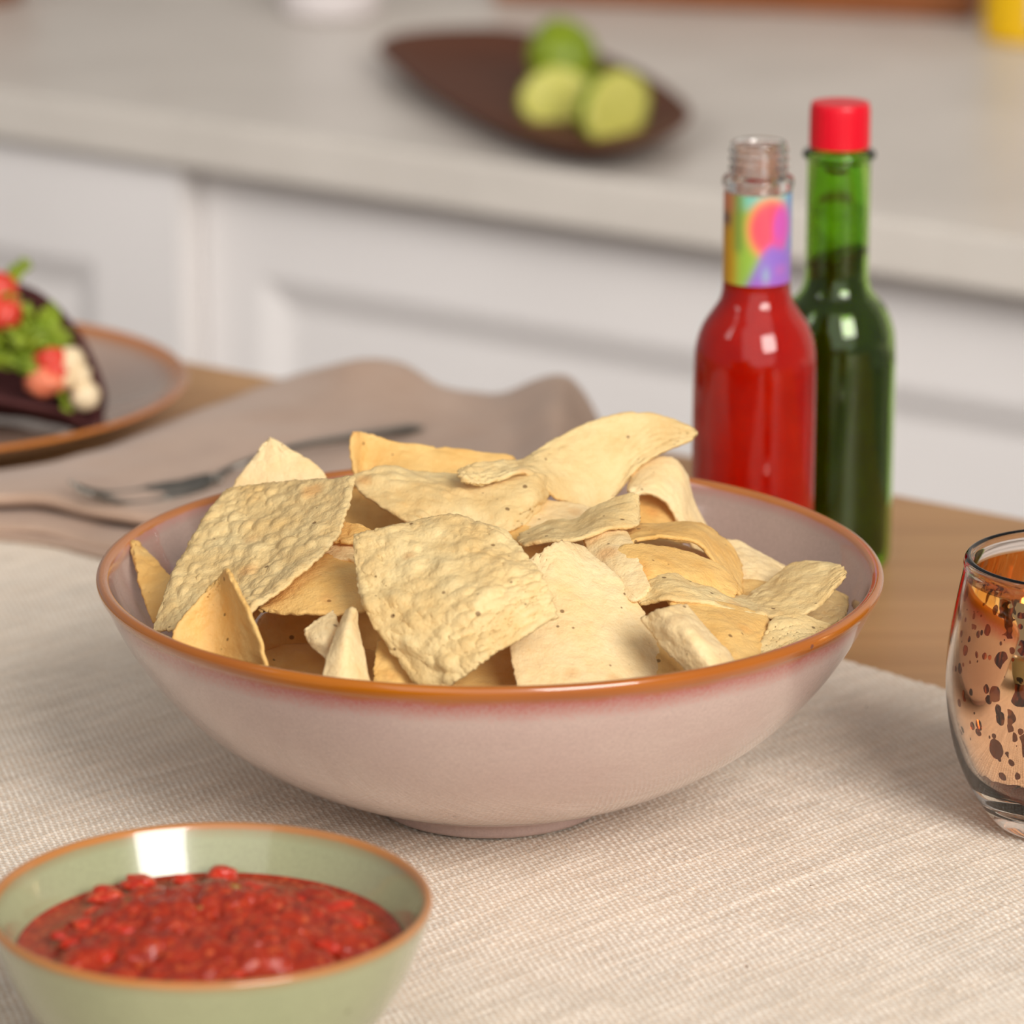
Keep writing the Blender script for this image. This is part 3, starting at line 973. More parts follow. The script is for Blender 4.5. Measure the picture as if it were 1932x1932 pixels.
# ------------------------------------------------------------------ green salsa bowl and salsa
gcx = at_z(395, 1703, TZ + 0.0535)
GC = np.array([gcx[0], gcx[1], TZ + 0.0002])
GR = 421.0 / F_PX * math.hypot(gcx[1], CAM_Z - TZ - 0.0535) * 0.995
k = GR / 0.0655
gb = thing('salsa_bowl', 'small sage green glazed bowl with brown rim holding salsa, front left', 'bowl', GC)
prof = cr([(0.0290 * k, 0.004), (0.034 * k, 0.0058), (0.0432 * k, 0.0125), (0.0522 * k, 0.0225), (0.0592 * k, 0.035), (0.0638 * k, 0.047),
           (0.0655 * k, 0.0528), (0.0648 * k, 0.0545), (0.0633 * k, 0.0543), (0.0618 * k, 0.0515), (0.0588 * k, 0.0445), (0.0545 * k, 0.0355), (0.046 * k, 0.0225),
           (0.035 * k, 0.0125), (0.020 * k, 0.0082), (0.0003, 0.0074)], 110)
V, Q = lathe(prof, 128, GC)
obj('body', V, MAT['green_bowl'], gb, quads=Q)
prof = cr([(0.026 * k, 0.005), (0.0272 * k, 0.0006), (0.0288 * k, 0.0003), (0.0302 * k, 0.0012), (0.0310 * k, 0.0052)], 16)
V, Q = lathe(prof, 96, GC)
obj('foot_ring', V, MAT['green_bowl'], gb, quads=Q)

SZ = 0.0405                                          # level of the sauce inside the bowl
SR = 0.0569 * k
salsa = thing('salsa', 'chunky red tomato salsa filling the sage green bowl', 'salsa', GC + np.array([0, 0, SZ]))


def salsa_pool():
    n, mseg = 90, 200
    rr = np.linspace(0.0005, 1, n) * SR
    a = np.linspace(0, 2 * np.pi, mseg, endpoint=False)
    Rr, A = np.meshgrid(rr, a, indexing='ij')
    X, Y = Rr * np.cos(A), Rr * np.sin(A)
    h = np.zeros_like(X)
    r = np.random.RandomState(21)
    # a mound of pulp: many overlapping soft lumps, densest towards the middle
    for i in range(520):
        ang, q = r.rand() * 6.283, (r.rand() ** 0.6) * SR * 0.80
        cx, cy = q * math.cos(ang) + 0.003, q * math.sin(ang) * 0.92 - 0.002
        rad = 0.0012 + 0.0052 * r.rand() ** 1.8
        base = 0.0030 * math.exp(-(q / (SR * 0.66)) ** 4)
        h = np.maximum(h, (base + rad * (0.40 + 0.45 * r.rand())) * np.exp(-(((X - cx) ** 2 + (Y - cy) ** 2) / (rad * 1.15) ** 2) ** 1.8))
    h += 0.0036 * np.exp(-(Rr / (SR * 0.70)) ** 6) * (0.75 + 0.5 * vnoise(X * 90 + 30, Y * 90 + 30, 41))
    h += 0.0006 * np.abs(vnoise(X * 420 + 80, Y * 420 + 80, 33)) * np.exp(-(Rr / (SR * 0.8)) ** 8)
    h += 0.0004 * vnoise(X * 700 + 80, Y * 700 + 80, 31) * np.clip(1 - (Rr / SR) ** 6, 0, 1)
    Z = h * np.clip((1 - Rr / SR) / 0.08, 0, 1) + np.where(Rr > SR * 0.985, 0.0006, 0)
    V = np.stack([X, Y, Z], -1).reshape(-1, 3) + np.array(salsa.location)
    i, j = np.meshgrid(np.arange(n - 1), np.arange(mseg), indexing='ij')
    Q = np.stack([i * mseg + j, (i + 1) * mseg + j, (i + 1) * mseg + (j + 1) % mseg, i * mseg + (j + 1) % mseg], -1).reshape(-1, 4)
    obj('sauce', V, MAT['salsa'], salsa, quads=Q)


salsa_pool()
r = random.Random(5)
SALSA_AT = [(200, 1690, 30), (265, 1665, 26), (160, 1745, 22), (420, 1650, 30), (480, 1680, 26), (555, 1700, 16), (345, 1660, 18),
            (230, 1760, 30), (330, 1710, 26), (395, 1735, 34), (460, 1760, 26), (330, 1780, 30), (270, 1800, 22), (200, 1805, 20), (410, 1800, 28),
            (480, 1815, 24), (545, 1790, 26), (600, 1740, 38), (650, 1745, 32), (640, 1715, 26), (570, 1755, 30), (515, 1735, 24), (130, 1780, 18),
            (380, 1835, 20), (300, 1830, 22), (460, 1708, 20), (110, 1765, 12), (620, 1790, 24), (350, 1745, 24), (440, 1840, 18), (180, 1720, 18), (500, 1780, 22)]
for i, (x, y, s) in enumerate(SALSA_AT):
    p = at_z(x, y, TZ + SZ + 0.0040)
    rad = s / F_PX * 1.2 * 0.95
    V, Fc = blob(p, rad, i + 3, 0.22, 20, (1.1 + 0.4 * r.random(), 0.9 + 0.5 * r.random(), 0.62), 1.6)
    obj('tomato_chunk', V, MAT['salsa_chunk'], salsa, faces=Fc)
for i, (x, y, s) in enumerate([(440, 1675, 13), (395, 1706, 11), (455, 1692, 12), (250, 1700, 10), (372, 1715, 9)]):
    p = at_z(x, y, TZ + SZ + 0.0085)
    V, Fc = blob(p, s / F_PX * 1.2, i + 60, 0.3, 9, (1.4, 0.8, 0.6))
    obj('pepper_bit', V, MAT['salsa_herb'], salsa, faces=Fc)

# ------------------------------------------------------------------ copper mirrored tumbler
tc = at_y(2008, 1520, 1.322)
TC = np.array([tc[0], 1.322, TZ + 0.0002])
tum = thing('glass_tumbler', 'rounded copper mirrored glass tumbler with etched spots, cut by the right edge', 'glass', TC)
go = [(0.0004, 0.0012), (0.018, 0.0006), (0.0215, 0.0004), (0.0242, 0.0018), (0.0295, 0.0085), (0.0350, 0.0185), (0.0390, 0.030), (0.0412, 0.0435), (0.0417, 0.056),
      (0.0406, 0.069), (0.0385, 0.081), (0.0369, 0.0895), (0.0369, 0.0925), (0.0363, 0.0943)]
gi = [(0.0353, 0.0951), (0.0342, 0.0943), (0.0338, 0.0922), (0.0348, 0.0875), (0.0364, 0.0805), (0.0385, 0.069), (0.0396, 0.056), (0.0391, 0.0435), (0.0367, 0.031), (0.0322, 0.020),
      (0.026, 0.0125), (0.018, 0.0092), (0.0004, 0.0085)]
V, Q = lathe(cr(go + gi, 130), 128, TC)
obj('glass_wall', V, MAT['tumbler'], tum, quads=Q)
coat = [(p[0] - 0.00018, p[1]) for p in gi[3:-1]] + [(0.0004, 0.0087)]
V, Q = lathe(cr(coat, 80), 128, TC)
obj('mirror_coating', V, MAT['mercury'], tum, quads=Q)


# ------------------------------------------------------------------ sauce bottles
def bottle(px, Y, rb, rn_, shoulder, label):
    c = at_y(px, 900, Y)
    BCn = np.array([c[0], Y, tz])
    root = thing('sauce_bottle', label, 'bottle', BCn, 'sauce bottles')
    o = [(0.0004, 0.002), (rb * 0.80, 0.0016), (rb * 0.93, 0.0006), (rb * 0.985, 0.003), (rb, 0.008), (rb, 0.03), (rb, 0.06), (rb, 0.08)] + shoulder + [(rn_, 0.15), (rn_, 0.168)]
    return root, BCn, o


def shellprof(o, t, top):
    """outer profile up to the lip, over it and back down inside"""
    inn = [(max(p[0] - t, 0.0003), p[1] + (0.003 if p[0] < 0.8 * max(q[0] for q in o) and p[1] < 0.01 else 0.0)) for p in o if p[1] < top - 0.004]
    return inn[::-1]


# green bottle with the red cap
SH_G = [(0.0250, 0.0885), (0.0241, 0.0995), (0.0206, 0.1088), (0.0166, 0.1130), (0.0143, 0.1164), (0.0132, 0.1214), (0.0130, 0.1290)]
root, gB, o = bottle(1570, 1.645, 0.0251, 0.0130, SH_G, 'dark green glass sauce bottle with red cap, behind the red sauce bottle')
lipo = [(0.0130, 0.1695), (0.0148, 0.1712), (0.0150, 0.1728), (0.0138, 0.1740), (0.0118, 0.1745), (0.0112, 0.176), (0.0112, 0.188), (0.0105, 0.1895)]
out = o + lipo
V, Q = lathe(np.vstack([cr(out, 120), cr([(0.0092, 0.1892)] + [(0.0092, 0.17)] + shellprof(o, 0.0018, 0.168), 110)]), 96, gB)
obj('glass_body', V, MAT['green_glass'], root, quads=Q)
liq = [(p[0] - 0.0021, p[1] + (0.0042 if p[1] < 0.01 else 0)) for p in o if p[1] < 0.1295 and p[0] > 0.003]
liq = [(0.0003, 0.0062)] + liq + [(0.0109, 0.1305), (0.0003, 0.1306)]
V, Q = lathe(cr(liq, 70), 72, gB)
V = np.array(V)
topm = V[:, 2] > tz + 0.1300
V[topm, 2] += (V[topm, 0] - gB[0]) * 0.35
obj('green_sauce', V, MAT['green_sauce'], root, quads=Q)
V, Q = lathe(cr([(0.01085, 0.128), (0.01085, 0.142), (0.01085, 0.1520)], 12), 64, gB)
obj('sauce_residue', V, MAT['green_film'], root, quads=Q)
capp = [(0.0102, 0.1752), (0.0120, 0.1752), (0.0123, 0.1760), (0.0122, 0.180), (0.0121, 0.190), (0.0117, 0.1928), (0.0105, 0.1936), (0.0003, 0.1937)]
V, Q = lathe(cr(capp, 40), 96, gB)
A = np.arctan2(V[:, 1] - gB[1], V[:, 0] - gB[0])
rib = (np.cos(A * 30) * 0.00018) * ((V[:, 2] - tz > 0.177) & (V[:, 2] - tz < 0.1915))
V[:, 0] += np.cos(A) * rib
V[:, 1] += np.sin(A) * rib
obj('cap', V, MAT['cap'], root, quads=Q)

# red bottle, open
SH_R = [(0.0243, 0.0990), (0.0237, 0.1098), (0.0211, 0.1182), (0.0170, 0.1246), (0.0146, 0.1284), (0.0135, 0.1325), (0.0132, 0.1375)]
root, rB_, o = bottle(1421, 1.571, 0.0244, 0.0132, SH_R, 'clear glass bottle of red sauce with colourful neck label and no cap')
lipo = [(0.0132, 0.1730), (0.0139, 0.1745), (0.0139, 0.1768), (0.0128, 0.1782), (0.0112, 0.1790)]
for q in range(3):
    z0 = 0.1800 + q * 0.0034
    lipo += [(0.0108, z0), (0.0116, z0 + 0.0010), (0.0116, z0 + 0.0018), (0.0108, z0 + 0.0027)]
lipo += [(0.0110, 0.1905), (0.0106, 0.1915), (0.0096, 0.1917)]
out = o + lipo
V, Q = lathe(np.vstack([cr(out, 190), cr([(0.0088, 0.1910)] + [(0.0088, 0.175), (0.0098, 0.171)] + shellprof(o, 0.0018, 0.168), 110)]), 96, rB_)
obj('glass_body', V, MAT['glass'], root, quads=Q)
liq = [(p[0] - 0.00165, p[1] + (0.0042 if p[1] < 0.01 else 0)) for p in o if p[1] < 0.135 and p[0] > 0.003]
liq = [(0.0003, 0.0062)] + liq + [(0.01145, 0.139), (0.01145, 0.160), (0.011, 0.1615), (0.0003, 0.1615)]
V, Q = lathe(cr(liq, 90), 72, rB_)
obj('red_sauce', V, MAT['red_sauce'], root, quads=Q)
V, Q = lathe(cr([(0.01125, 0.162), (0.0112, 0.169), (0.0095, 0.1725), (0.0086, 0.176), (0.0086, 0.189)], 24), 64, rB_)
obj('sauce_residue', V, MAT['red_film'], root, quads=Q)


def neck_label():
    nu, nv = 160, 90
    a = np.linspace(-1.75, 1.75, nu)                 # angle around the neck, 0 faces the camera
    zz = np.linspace(0.1368, 0.1723, nv)
    A, Zg = np.meshgrid(a, zz, indexing='ij')
    rr = 0.01335
    V = np.stack([rB_[0] + rr * np.sin(A), rB_[1] - rr * np.cos(A), rB_[2] + Zg], -1)
    x = np.sin(A) * 63 + 1421                        # print position, in steps of the neck's width
    y = 533 - (Zg - 0.1368) / 0.0355 * 168
    w = 4.0

    def soft(d):
        return 1 / (1 + np.exp(d / w))
    Cc = np.zeros(A.shape + (3,))

    def paint(mask, rgb):
        c = np.array(lin(*rgb)[:3])
        Cc[:] = Cc * (1 - mask[..., None]) + c * mask[..., None]
    paint(np.ones_like(A), (206, 150, 20))
    paint(soft(y - 400), (205, 120, 85))
    paint(soft(np.hypot((x - 1362) / 1.0, (y - 412) / 1.3) - 8), (74, 44, 84))
    paint(soft(1379 - x), (150, 190, 70))
    paint(soft(1379 - x) * soft(x - 1388) * soft(y - 470), (84, 130, 60))
    paint(soft(1392 - x) * soft(y - 392), (120, 200, 185))
    paint(soft(np.hypot((x - 1440) / 0.86, (y - 425) / 1.1) - 52) * soft(1379 - x), (232, 170, 90))
    paint(soft(np.hypot((x - 1442) / 0.82, (y - 425) / 1.1) - 46) * soft(1379 - x), (244, 84, 104))
    paint(soft(1470 - x - (y - 400) * 0.1) * soft(y - 480), (96, 140, 205))
    paint(soft(np.hypot((x - 1462) / 0.6, (y - 425) / 1.5) - 26), (206, 88, 178))
    paint(soft(np.hypot((x - 1452) / 1.0, (y - 470) / 1.2) - 16), (228, 84, 150))
    paint(soft(1405 + (520 - y) * 0.45 - x) * soft(457 + np.abs(x - 1445) * 0.35 - y), (146, 112, 204))
    paint(soft(np.hypot((x - 1434) / 0.6, (y - 515) / 1.3) - 12), (150, 168, 196))
    paint(soft(np.hypot((x - 1462) / 1.0, (y - 505) / 1.0) - 9), (178, 110, 190))
    paint(soft(526 - y) * soft(1405 - x) * 0.6, (190, 80, 180))
    V2 = V.reshape(-1, 3)
    ob = obj('neck_label', V2, MAT['label'], root, quads=grid_quads(nu, nv)[:, ::-1])
    at = ob.data.color_attributes.new('print', 'FLOAT_COLOR', 'POINT')
    full = np.concatenate([Cc.reshape(-1, 3), np.ones((nu * nv, 1))], 1).astype(np.float32)
    at.data.foreach_set('color', full.ravel())
    ob['label'] = 'paper neck label with a colourful abstract print'


neck_label()

# ------------------------------------------------------------------ napkin and fork
nap = thing('linen_napkin', 'folded taupe linen napkin lying under the fork, behind the chip bowl', 'napkin', at_z(500, 880, TZ))


def zgrid(rows):
    return np.array([[at_z(x, y, TZ + h / 1000.0) for (x, y, h) in r] for r in rows])


def sheet(C, n, m, wr=0.0, seed=1):
    Ws, Wt = weights(C.shape[0], np.linspace(0, 1, n)), weights(C.shape[1], np.linspace(0, 1, m))
    G = np.einsum('ni,mj,ijk->nmk', Ws, Wt, C)
    if wr:
        G[..., 2] += wr * vnoise(G[..., 0] * 55 + 60, G[..., 1] * 40 + 60, seed)
    return G


G = sheet(zgrid([
    [(-160, 905, 9), (60, 884, 10), (200, 845, 10), (380, 778, 10), (540, 716, 12), (650, 686, 24), (745, 682, 27), (830, 728, 20), (900, 742, 16), (950, 742, 17), (1050, 712, 31), (1095, 740, 22), (1135, 810, 3)],
    [(-160, 925, 13), (60, 900, 14), (200, 872, 14), (390, 812, 14), (560, 760, 15), (660, 742, 18), (750, 745, 20), (840, 775, 17), (905, 790, 15), (960, 780, 17), (1045, 765, 29), (1085, 800, 18), (1120, 850, 3)],
    [(-160, 935, 14), (60, 920, 15), (200, 905, 15), (400, 860, 15), (580, 820, 15), (680, 810, 15), (760, 820, 15), (850, 840, 15), (910, 850, 15), (970, 850, 16), (1040, 850, 24), (1070, 870, 14), (1100, 900, 3)],
    [(-160, 940, 14), (60, 936, 15), (200, 955, 15), (330, 960, 15), (520, 960, 15), (680, 950, 15), (780, 950, 15), (860, 940, 15), (920, 935, 15), (975, 930, 15), (1030, 930, 18), (1060, 935, 10), (1085, 950, 3)],
    [(-160, 950, 11), (60, 950, 11.5), (195, 976, 11.5), (320, 990, 11.5), (520, 990, 11), (680, 980, 11), (780, 975, 11), (860, 965, 11), (920, 960, 11), (975, 955, 11), (1025, 955, 10), (1055, 960, 6), (1080, 975, 2)],
    [(-160, 952, 8.6), (60, 949, 8.8), (197, 974, 8.8), (322, 986, 8.8), (520, 986, 8.5), (680, 978, 8.5), (780, 973, 8.5), (860, 963, 8.5), (920, 958, 8.5), (975, 952, 8), (1025, 952, 7), (1055, 958, 4), (1080, 972, 1.6)],
]), 66, 150, 0.0008, 3)
V, Q = shell(G, 0.0022)
obj('top_fold', V, MAT['napkin'], nap, quads=Q)
G = sheet(zgrid([
    [(-160, 945, 4.6), (60, 940, 4.8), (200, 962, 4.8), (320, 970, 4.8), (520, 970, 4.8), (800, 960, 4.8)],
    [(-160, 966, 5.8), (60, 968, 5.8), (190, 994, 5.6), (310, 1012, 5.6), (500, 1010, 5.4), (800, 985, 5.2)],
    [(-160, 982, 5.4), (60, 988, 5.6), (185, 1014, 5.2), (300, 1038, 5.0), (480, 1040, 5), (800, 1000, 4.6)],
    [(-160, 994, 3.4), (60, 1004, 3.6), (182, 1030, 3.4), (290, 1056, 3), (470, 1060, 3), (800, 1010, 3)],
    [(-160, 990, 2.6), (60, 1000, 2.7), (182, 1028, 2.6), (290, 1054, 2.4), (470, 1058, 2.4), (800, 1008, 2.2)],
]), 40, 110, 0.0009, 8)
V, Q = shell(G, 0.002)
obj('lower_fold', V, MAT['napkin'], nap, quads=Q)
G = sheet(zgrid([
    [(-160, 950, 1.9), (60, 940, 1.9), (200, 962, 1.9), (320, 970, 1.9), (520, 970, 1.9), (800, 960, 1.9)],
    [(-160, 990, 2.2), (60, 1002, 2.2), (175, 1028, 2.2), (290, 1052, 2.2), (470, 1052, 2.1), (800, 1004, 2)],
    [(-160, 1006, 1.5), (60, 1020, 1.6), (178, 1046, 1.6), (296, 1072, 1.6), (470, 1070, 1.6), (800, 1016, 1.5)],
]), 30, 90, 0.0004, 5)
V, Q = shell(G, 0.0018)
obj('bottom_fold', V, MAT['napkin'], nap, quads=Q)

fork = thing('dinner_fork', 'dark steel fork lying on the taupe napkin, tines to the left', 'fork', at_z(420, 890, TZ + 0.016))
hp = [at_z(x, y, TZ + h / 1000.0) for (x, y, h) in ((402, 905, 19), (430, 886, 21), (480, 866, 24), (560, 842, 25), (660, 824, 22), (740, 813, 19), (795, 806, 18))]
path = cr(hp, 40)
rad = np.interp(np.linspace(0, 1, 40), [0, 0.08, 0.3, 0.7, 0.94, 1.0], [0.0042, 0.0026, 0.0024, 0.0036, 0.0048, 0.0022])
V, Fc = tube(path, rad, 12, flat=0.42)
obj('handle', V, MAT['steel'], fork, faces=Fc)
ax = (hp[1] - hp[0]) * np.array([1, 1, 0])
ax = np.array([0.875, 0.485, 0]) * 1.0
ax /= np.linalg.norm(ax)
pr = np.array([-ax[1], ax[0], 0])
hb = at_z(404, 904, TZ + 0.019)
sidx = np.linspace(0, 1, 14)
wid = np.interp(sidx, [0, 0.25, 0.6, 1], [0.0036, 0.0075, 0.0108, 0.0112])
zc = np.interp(sidx, [0, 0.4, 1], [0.0, -0.0032, -0.0042])
G = np.array([[hb - ax * (0.028 * s) + pr * (w * c) + np.array([0, 0, z + 0.0015 * c * c]) for c in np.linspace(-1, 1, 9)] for s, w, z in zip(sidx, wid, zc)])
V, Q = shell(G, 0.002)
obj('head', V, MAT['steel'], fork, quads=Q)
for kk in range(4):
    off = (-1.5 + kk) * 0.0062
    tp = [hb - ax * (0.027 + 0.036 * s) + pr * off + np.array([0, 0, -0.0042 + 0.0015 * (off / 0.0112) ** 2 - 0.001 * math.sin(s * 3) + 0.0085 * s ** 2.2]) for s in np.linspace(0, 1, 12)]
    V, Fc = tube(tp, np.linspace(0.0016, 0.0008, 12), 8)
    obj('tine', V, MAT['steel'], fork, faces=Fc)

# ------------------------------------------------------------------ plate with the taco
pe = at_z(362, 690, TZ + 0.02)
PR = 0.137
PC = np.array([pe[0] - PR, 1.862, tz])
plate = obj('dinner_plate', *lathe(cr([(0.0003, 0.004), (0.05, 0.004), (0.075, 0.002), (0.082, 0.0005), (0.086, 0.002), (0.100, 0.0065), (0.122, 0.0135), (0.1355, 0.0205), (0.137, 0.0222),
                                       (0.1358, 0.0232), (0.1335, 0.0225), (0.119, 0.0165), (0.098, 0.0095), (0.086, 0.0075), (0.05, 0.0068), (0.0003, 0.0068)], 100), 128, PC)[:1],
            MAT['plate'], quads=lathe(cr([(0, 0), (1, 1)], 100), 128)[1], origin=PC)
tag(plate, 'mauve glazed dinner plate with amber rim under the taco, far left', 'plate')

ta = np.array([-0.85, 0.53, 0])
ta /= np.linalg.norm(ta)
ts = np.array([0.53, 0.85, 0])
TE = at_z(180, 792, TZ + 0.012)
RT = 0.066
tcn = TE + ta * RT
taco = thing('taco', 'dark blue-corn taco filled with lettuce, tomato and chicken, on the far left plate', 'taco', (tcn[0], tcn[1], TZ + 0.006))


def taco_shell():
    n, m = 50, 61
    s = np.linspace(-0.995, 0.995, n) * RT
    G = np.zeros((n, m, 3))
    for i, q in enumerate(s):
        hh = math.sqrt(RT ** 2 - q ** 2)
        L = np.linspace(-hh, hh, m)                  # arc length across the fold: negative = front flap
        for j, l in enumerate(L):
            rf = 0.011
            aa = min(abs(l) / rf, 1.25)
            side = rf * math.sin(aa)
            up = rf * (1 - math.cos(aa))
            rest = max(abs(l) - rf * 1.25, 0)
            if l >= 0:
                side, up = side + rest * 0.10, up + rest * 0.99
            else:
                side, up = -(side + rest * 0.93), up + rest * 0.36
            G[i, j] = tcn - ta * q + ts * side + UP * up
            G[i, j, 2] = TZ + 0.008 + up
    G[..., 2] += 0.0008 * vnoise(G[..., 0] * 90 + 50, G[..., 1] * 90 + G[..., 2] * 60 + 50, 4)
    V, Q = shell(G, 0.0022)
    obj('shell', V, MAT['taco'], taco, quads=Q)


taco_shell()


def leafy(p, size, seed, m):
    r = np.random.RandomState(seed)
    a = np.linspace(-1, 1, 12)
    A, B = np.meshgrid(a, a, indexing='ij')
    rot = np.linalg.qr(r.randn(3, 3))[0]
    w = size * np.sqrt(np.clip(1.05 - B * B * 0.6, 0, 1))
    L = np.stack([A * w * 0.6, B * size, size * 0.35 * np.sin(A * 4 + r.rand() * 6) * np.cos(B * 3)], -1) @ rot.T
    V, Q = shell(L + np.array(p), 0.0009)
    obj('lettuce_piece', V, MAT[m], taco, quads=Q)


def in_taco(px, py, c):
    """the point of the fold's inside, c metres in front of the back flap"""
    d = ray(px, py)
    c0 = np.array([0, 0, CAM_Z])
    return c0 + d * ((np.dot(tcn, ts) + 0.010 - c - np.dot(c0, ts)) / np.dot(d, ts))


for i, (x, y, c, s) in enumerate(((30, 520, 7, 14), (55, 616, 14, 17), (30, 640, 16, 20), (70, 660, 16, 18), (100, 588, 5, 8), (95, 620, 12, 15), (45, 690, 20, 15),
                                  (112, 640, 9, 11), (10, 610, 16, 18), (120, 752, 14, 8), (70, 630, 14, 18), (-20, 640, 18, 18), (20, 560, 14, 14), (75, 702, 20, 13), (130, 768, 14, 6), (0, 680, 22, 16))):
    leafy(in_taco(x, y, c / 1000), s / 1000.0 * 0.62, i + 2, 'lettuce')
for i, (x, y, c, s, m) in enumerate(((0, 545, 16, 9.0, 'tomato'), (5, 590, 20, 9.0, 'tomato'), (98, 682, 16, 8.0, 'tomato'), (86, 722, 22, 8.5, 'tomato_pale'), (105, 700, 18, 6, 'tomato'),
                                     (-30, 590, 18, 9, 'tomato'), (70, 725, 22, 6, 'tomato_pale'))):
    V, Fc = blob(in_taco(x, y, c / 1000), s / 1000, i + 20, 0.2, 12, (1.0, 1.0, 0.85), 2.5)
    obj('tomato_dice', V, MAT[m], taco, faces=Fc)
for i, (x, y, c, s) in enumerate(((134, 688, 10, 8.4), (160, 748, 10, 7.6), (150, 712, 10, 6.5), (122, 715, 14, 6))):
    V, Fc = blob(in_taco(x, y, c / 1000), s / 1000, i + 30, 0.18, 12, (0.85, 1.0, 0.95), 2.0)
    obj('chicken_piece', V, MAT['cheese'], taco, faces=Fc)

# ------------------------------------------------------------------ leaf dish and limes on the counter


def leaf_dish():
    out = [(712, 92), (740, 70), (800, 60), (880, 56), (960, 58), (1050, 76), (1130, 105), (1210, 140), (1270, 178), (1302, 212), (1290, 240), (1250, 262), (1180, 281),
           (1100, 282), (1020, 266), (940, 238), (860, 200), (790, 158), (735, 118)]
    P = np.array([at_z(x, y, CZ + 0.018) for (x, y) in out])
    n = 120
    E = np.vstack([P[-1], P, P[0], P[1]])
    B = cr_eval(E, np.linspace(0, len(P), n, endpoint=False), len(P) + 1)
    c = B.mean(0)
    c[2] = CZ
    rows = [(0.0, 0.0003), (0.55, 0.0003), (0.72, 0.002), (0.86, 0.0085), (0.97, 0.0165), (1.0, 0.019), (0.985, 0.0205), (0.955, 0.0195), (0.85, 0.0135), (0.7, 0.0075), (0.5, 0.0062), (0.0, 0.006)]
    R = cr([(q, h, 0) for q, h in rows], 44)
    V = []
    for q, h, _ in R:
        q = max(q, 0.002)
        ring = c + (B - c) * q
        ring[:, 2] = CZ + max(h, 0.0002)
        V.append(ring)
    V = np.vstack(V)
    i, j = np.meshgrid(np.arange(len(R) - 1), np.arange(n), indexing='ij')
    Q = np.stack([i * n + j, i * n + (j + 1) % n, (i + 1) * n + (j + 1) % n, (i + 1) * n + j], -1).reshape(-1, 4)
    o = obj('leaf_shaped_dish', V, MAT['leaf'], quads=Q[:, ::-1], origin=c)
    tag(o, 'dark brown wooden leaf-shaped dish holding limes on the worktop', 'dish')
    return c


leaf_dish()


def lime_piece(px, py, z, R, ang0, ang1, rot, label):
    """a sector of a lime: rind outside, cut faces of flesh edged with pith"""
    p = at_z(px, py, CZ + z)
    root = thing('lime_piece', label, 'lime', p, 'cut limes on the leaf-shaped dish')
    from mathutils import Euler
    rm = np.array(Euler([math.radians(a) for a in rot]).to_matrix())

    def sph(th, ph, rr):
        e = 1 + 0.12 * np.abs(np.cos(th)) ** 6
        return np.stack([rr * np.sin(th) * np.cos(ph), rr * np.sin(th) * np.sin(ph), rr * 1.08 * e * np.cos(th)], -1)
    th, ph = np.meshgrid(np.linspace(0.01, math.pi - 0.01, 28), np.linspace(ang0, ang1, 28), indexing='ij')
    G = sph(th, ph, R)
    V, Q = shell(G @ rm.T + p, 0.0016)
    obj('rind', V, MAT['lime_skin'], root, quads=Q)
    for a in (ang0, ang1):
        t2, r2 = np.meshgrid(np.linspace(0.01, math.pi - 0.01, 28), np.linspace(0.001, 0.97, 10), indexing='ij')
        G = sph(t2, np.full_like(t2, a), R * r2)
        nrm = np.array([-math.sin(a), math.cos(a), 0]) * (1 if a == ang0 else -1)
        G = G + nrm * 0.0005
        bulge = 0.0008 * np.abs(np.sin(t2 * 5)) * (r2 < 0.9)
        G = G - nrm * bulge[..., None]
        V, Q = shell(G @ rm.T + p, 0.001)
        obj('flesh', V, MAT['lime_flesh'], root, quads=Q)
    return root


lime_piece(1062, 108, 0.034, 0.0245, 0.0, math.pi, (35, 10, 190), 'lime half with its green skin up, rearmost on the leaf dish')
lime_piece(1050, 184, 0.022, 0.0215, 0.0, math.pi, (-25, 80, -22), 'cut lime piece showing pale flesh, left front on the leaf dish')
lime_piece(1165, 205, 0.024, 0.0260, 0.0, math.pi, (-20, 75, 24), 'cut lime piece showing pale flesh, right end of the leaf dish')

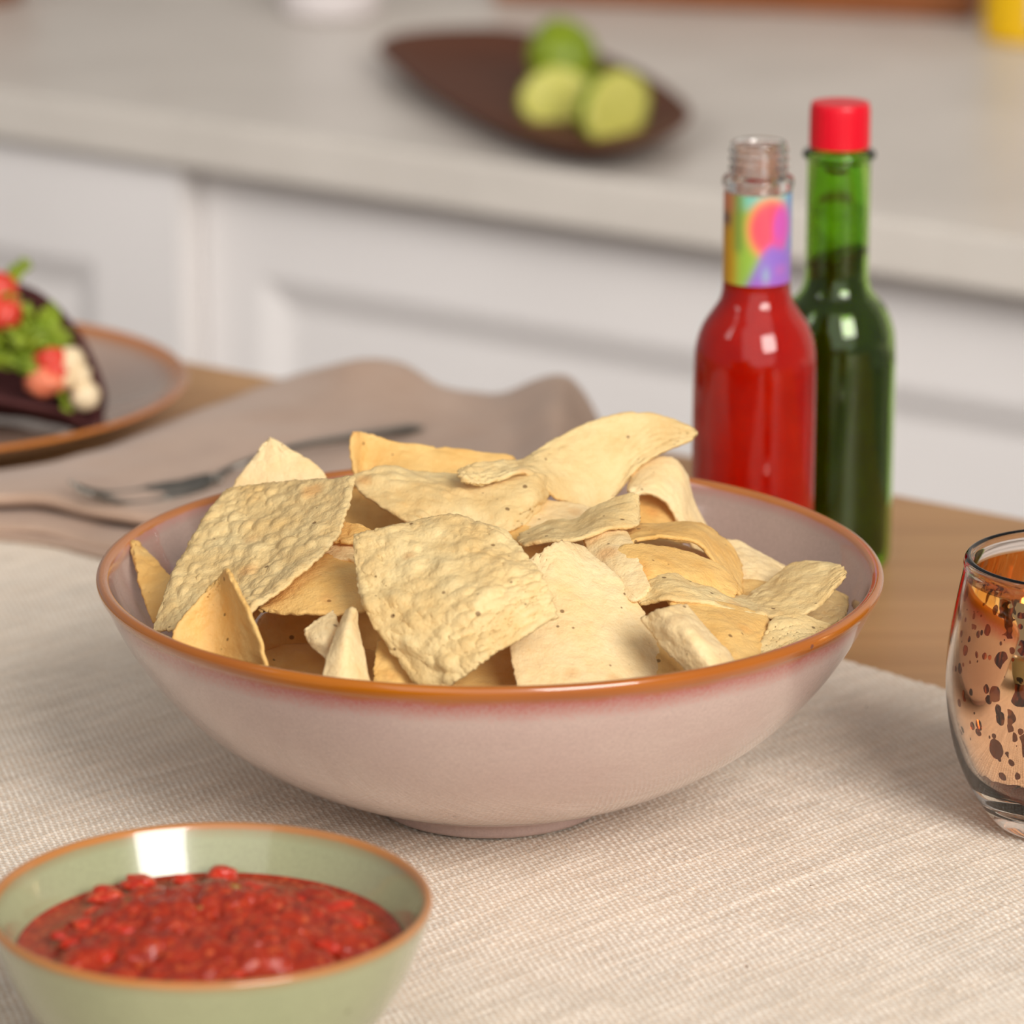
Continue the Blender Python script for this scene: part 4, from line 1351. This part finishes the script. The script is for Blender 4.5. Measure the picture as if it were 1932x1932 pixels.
# ------------------------------------------------------------------ things at the back of the counter
bA, bB = at_z(930, 2, CZ), at_z(1835, 40, CZ)
bd = (bB - bA) / np.linalg.norm(bB - bA)
bn = np.array([-bd[1], bd[0], 0])
if bn[1] < 0:
    bn = -bn
V, Fc = boxV(bA + UP * 0.0005, (bB - bA), bn * 0.16, UP * 0.045)
tag(bevel(obj('chopping_board', V, MAT['board'], faces=Fc, smooth=False, origin=bA), 0.003), 'thick brown wooden chopping board at the back of the worktop, top edge of picture', 'chopping board')
yb = at_z(1930, 74, CZ)
yb = np.array([yb[0], yb[1], CZ + 0.0003])
mb = thing('squeeze_bottle', 'yellow squeeze bottle with pale label, cut by the top right corner', 'bottle', yb)
V, Q = lathe(cr([(0.0004, 0.0006), (0.026, 0.0003), (0.0315, 0.003), (0.032, 0.02), (0.031, 0.06), (0.032, 0.10), (0.030, 0.125), (0.018, 0.145), (0.012, 0.15), (0.0004, 0.151)], 60), 72, yb)
obj('body', V, MAT['mustard'], mb, quads=Q)
a = np.linspace(0.05, 1.5, 24)
A, Zg = np.meshgrid(a, np.linspace(0.014, 0.10, 10), indexing='ij')
V = np.stack([yb[0] + 0.0326 * np.sin(A), yb[1] - 0.0326 * np.cos(A), yb[2] + Zg], -1)
obj('paper_label', *shell(V, 0.0006)[:1], MAT['pale_label'], mb, quads=shell(V, 0.0006)[1])
V, Q = lathe(cr([(0.014, 0.150), (0.014, 0.162), (0.006, 0.168), (0.003, 0.185), (0.0004, 0.186)], 24), 48, yb)
obj('cap', V, MAT['cap'], mb, quads=Q)
wc = at_z(625, 26, CZ)
wc = np.array([wc[0], wc[1], CZ + 0.0003])
can = thing('ceramic_jar', 'white ceramic jar at the back of the worktop, left of the leaf dish', 'jar', wc)
V, Q = lathe(cr([(0.0004, 0.0006), (0.034, 0.0003), (0.041, 0.004), (0.042, 0.02), (0.042, 0.09), (0.040, 0.10), (0.036, 0.102), (0.0004, 0.102)], 50), 72, wc)
obj('body', V, MAT['ceramic'], can, quads=Q)
V, Q = lathe(cr([(0.039, 0.1025), (0.040, 0.106), (0.03, 0.112), (0.008, 0.115), (0.009, 0.125), (0.0004, 0.128)], 30), 72, wc)
obj('lid', V, MAT['ceramic'], can, quads=Q)
wb = at_z(-38, -2, CZ)
wb = np.array([wb[0], wb[1], CZ + 0.0003])
V, Q = lathe(cr([(0.0004, 0.0006), (0.030, 0.0003), (0.034, 0.003), (0.045, 0.02), (0.052, 0.05), (0.0525, 0.053), (0.050, 0.053), (0.042, 0.02), (0.03, 0.007), (0.0004, 0.006)], 60), 72, wb)
tag(obj('wooden_bowl', V, MAT['board'], quads=Q, origin=wb), 'small brown wooden bowl at the back of the worktop, top left corner', 'bowl')
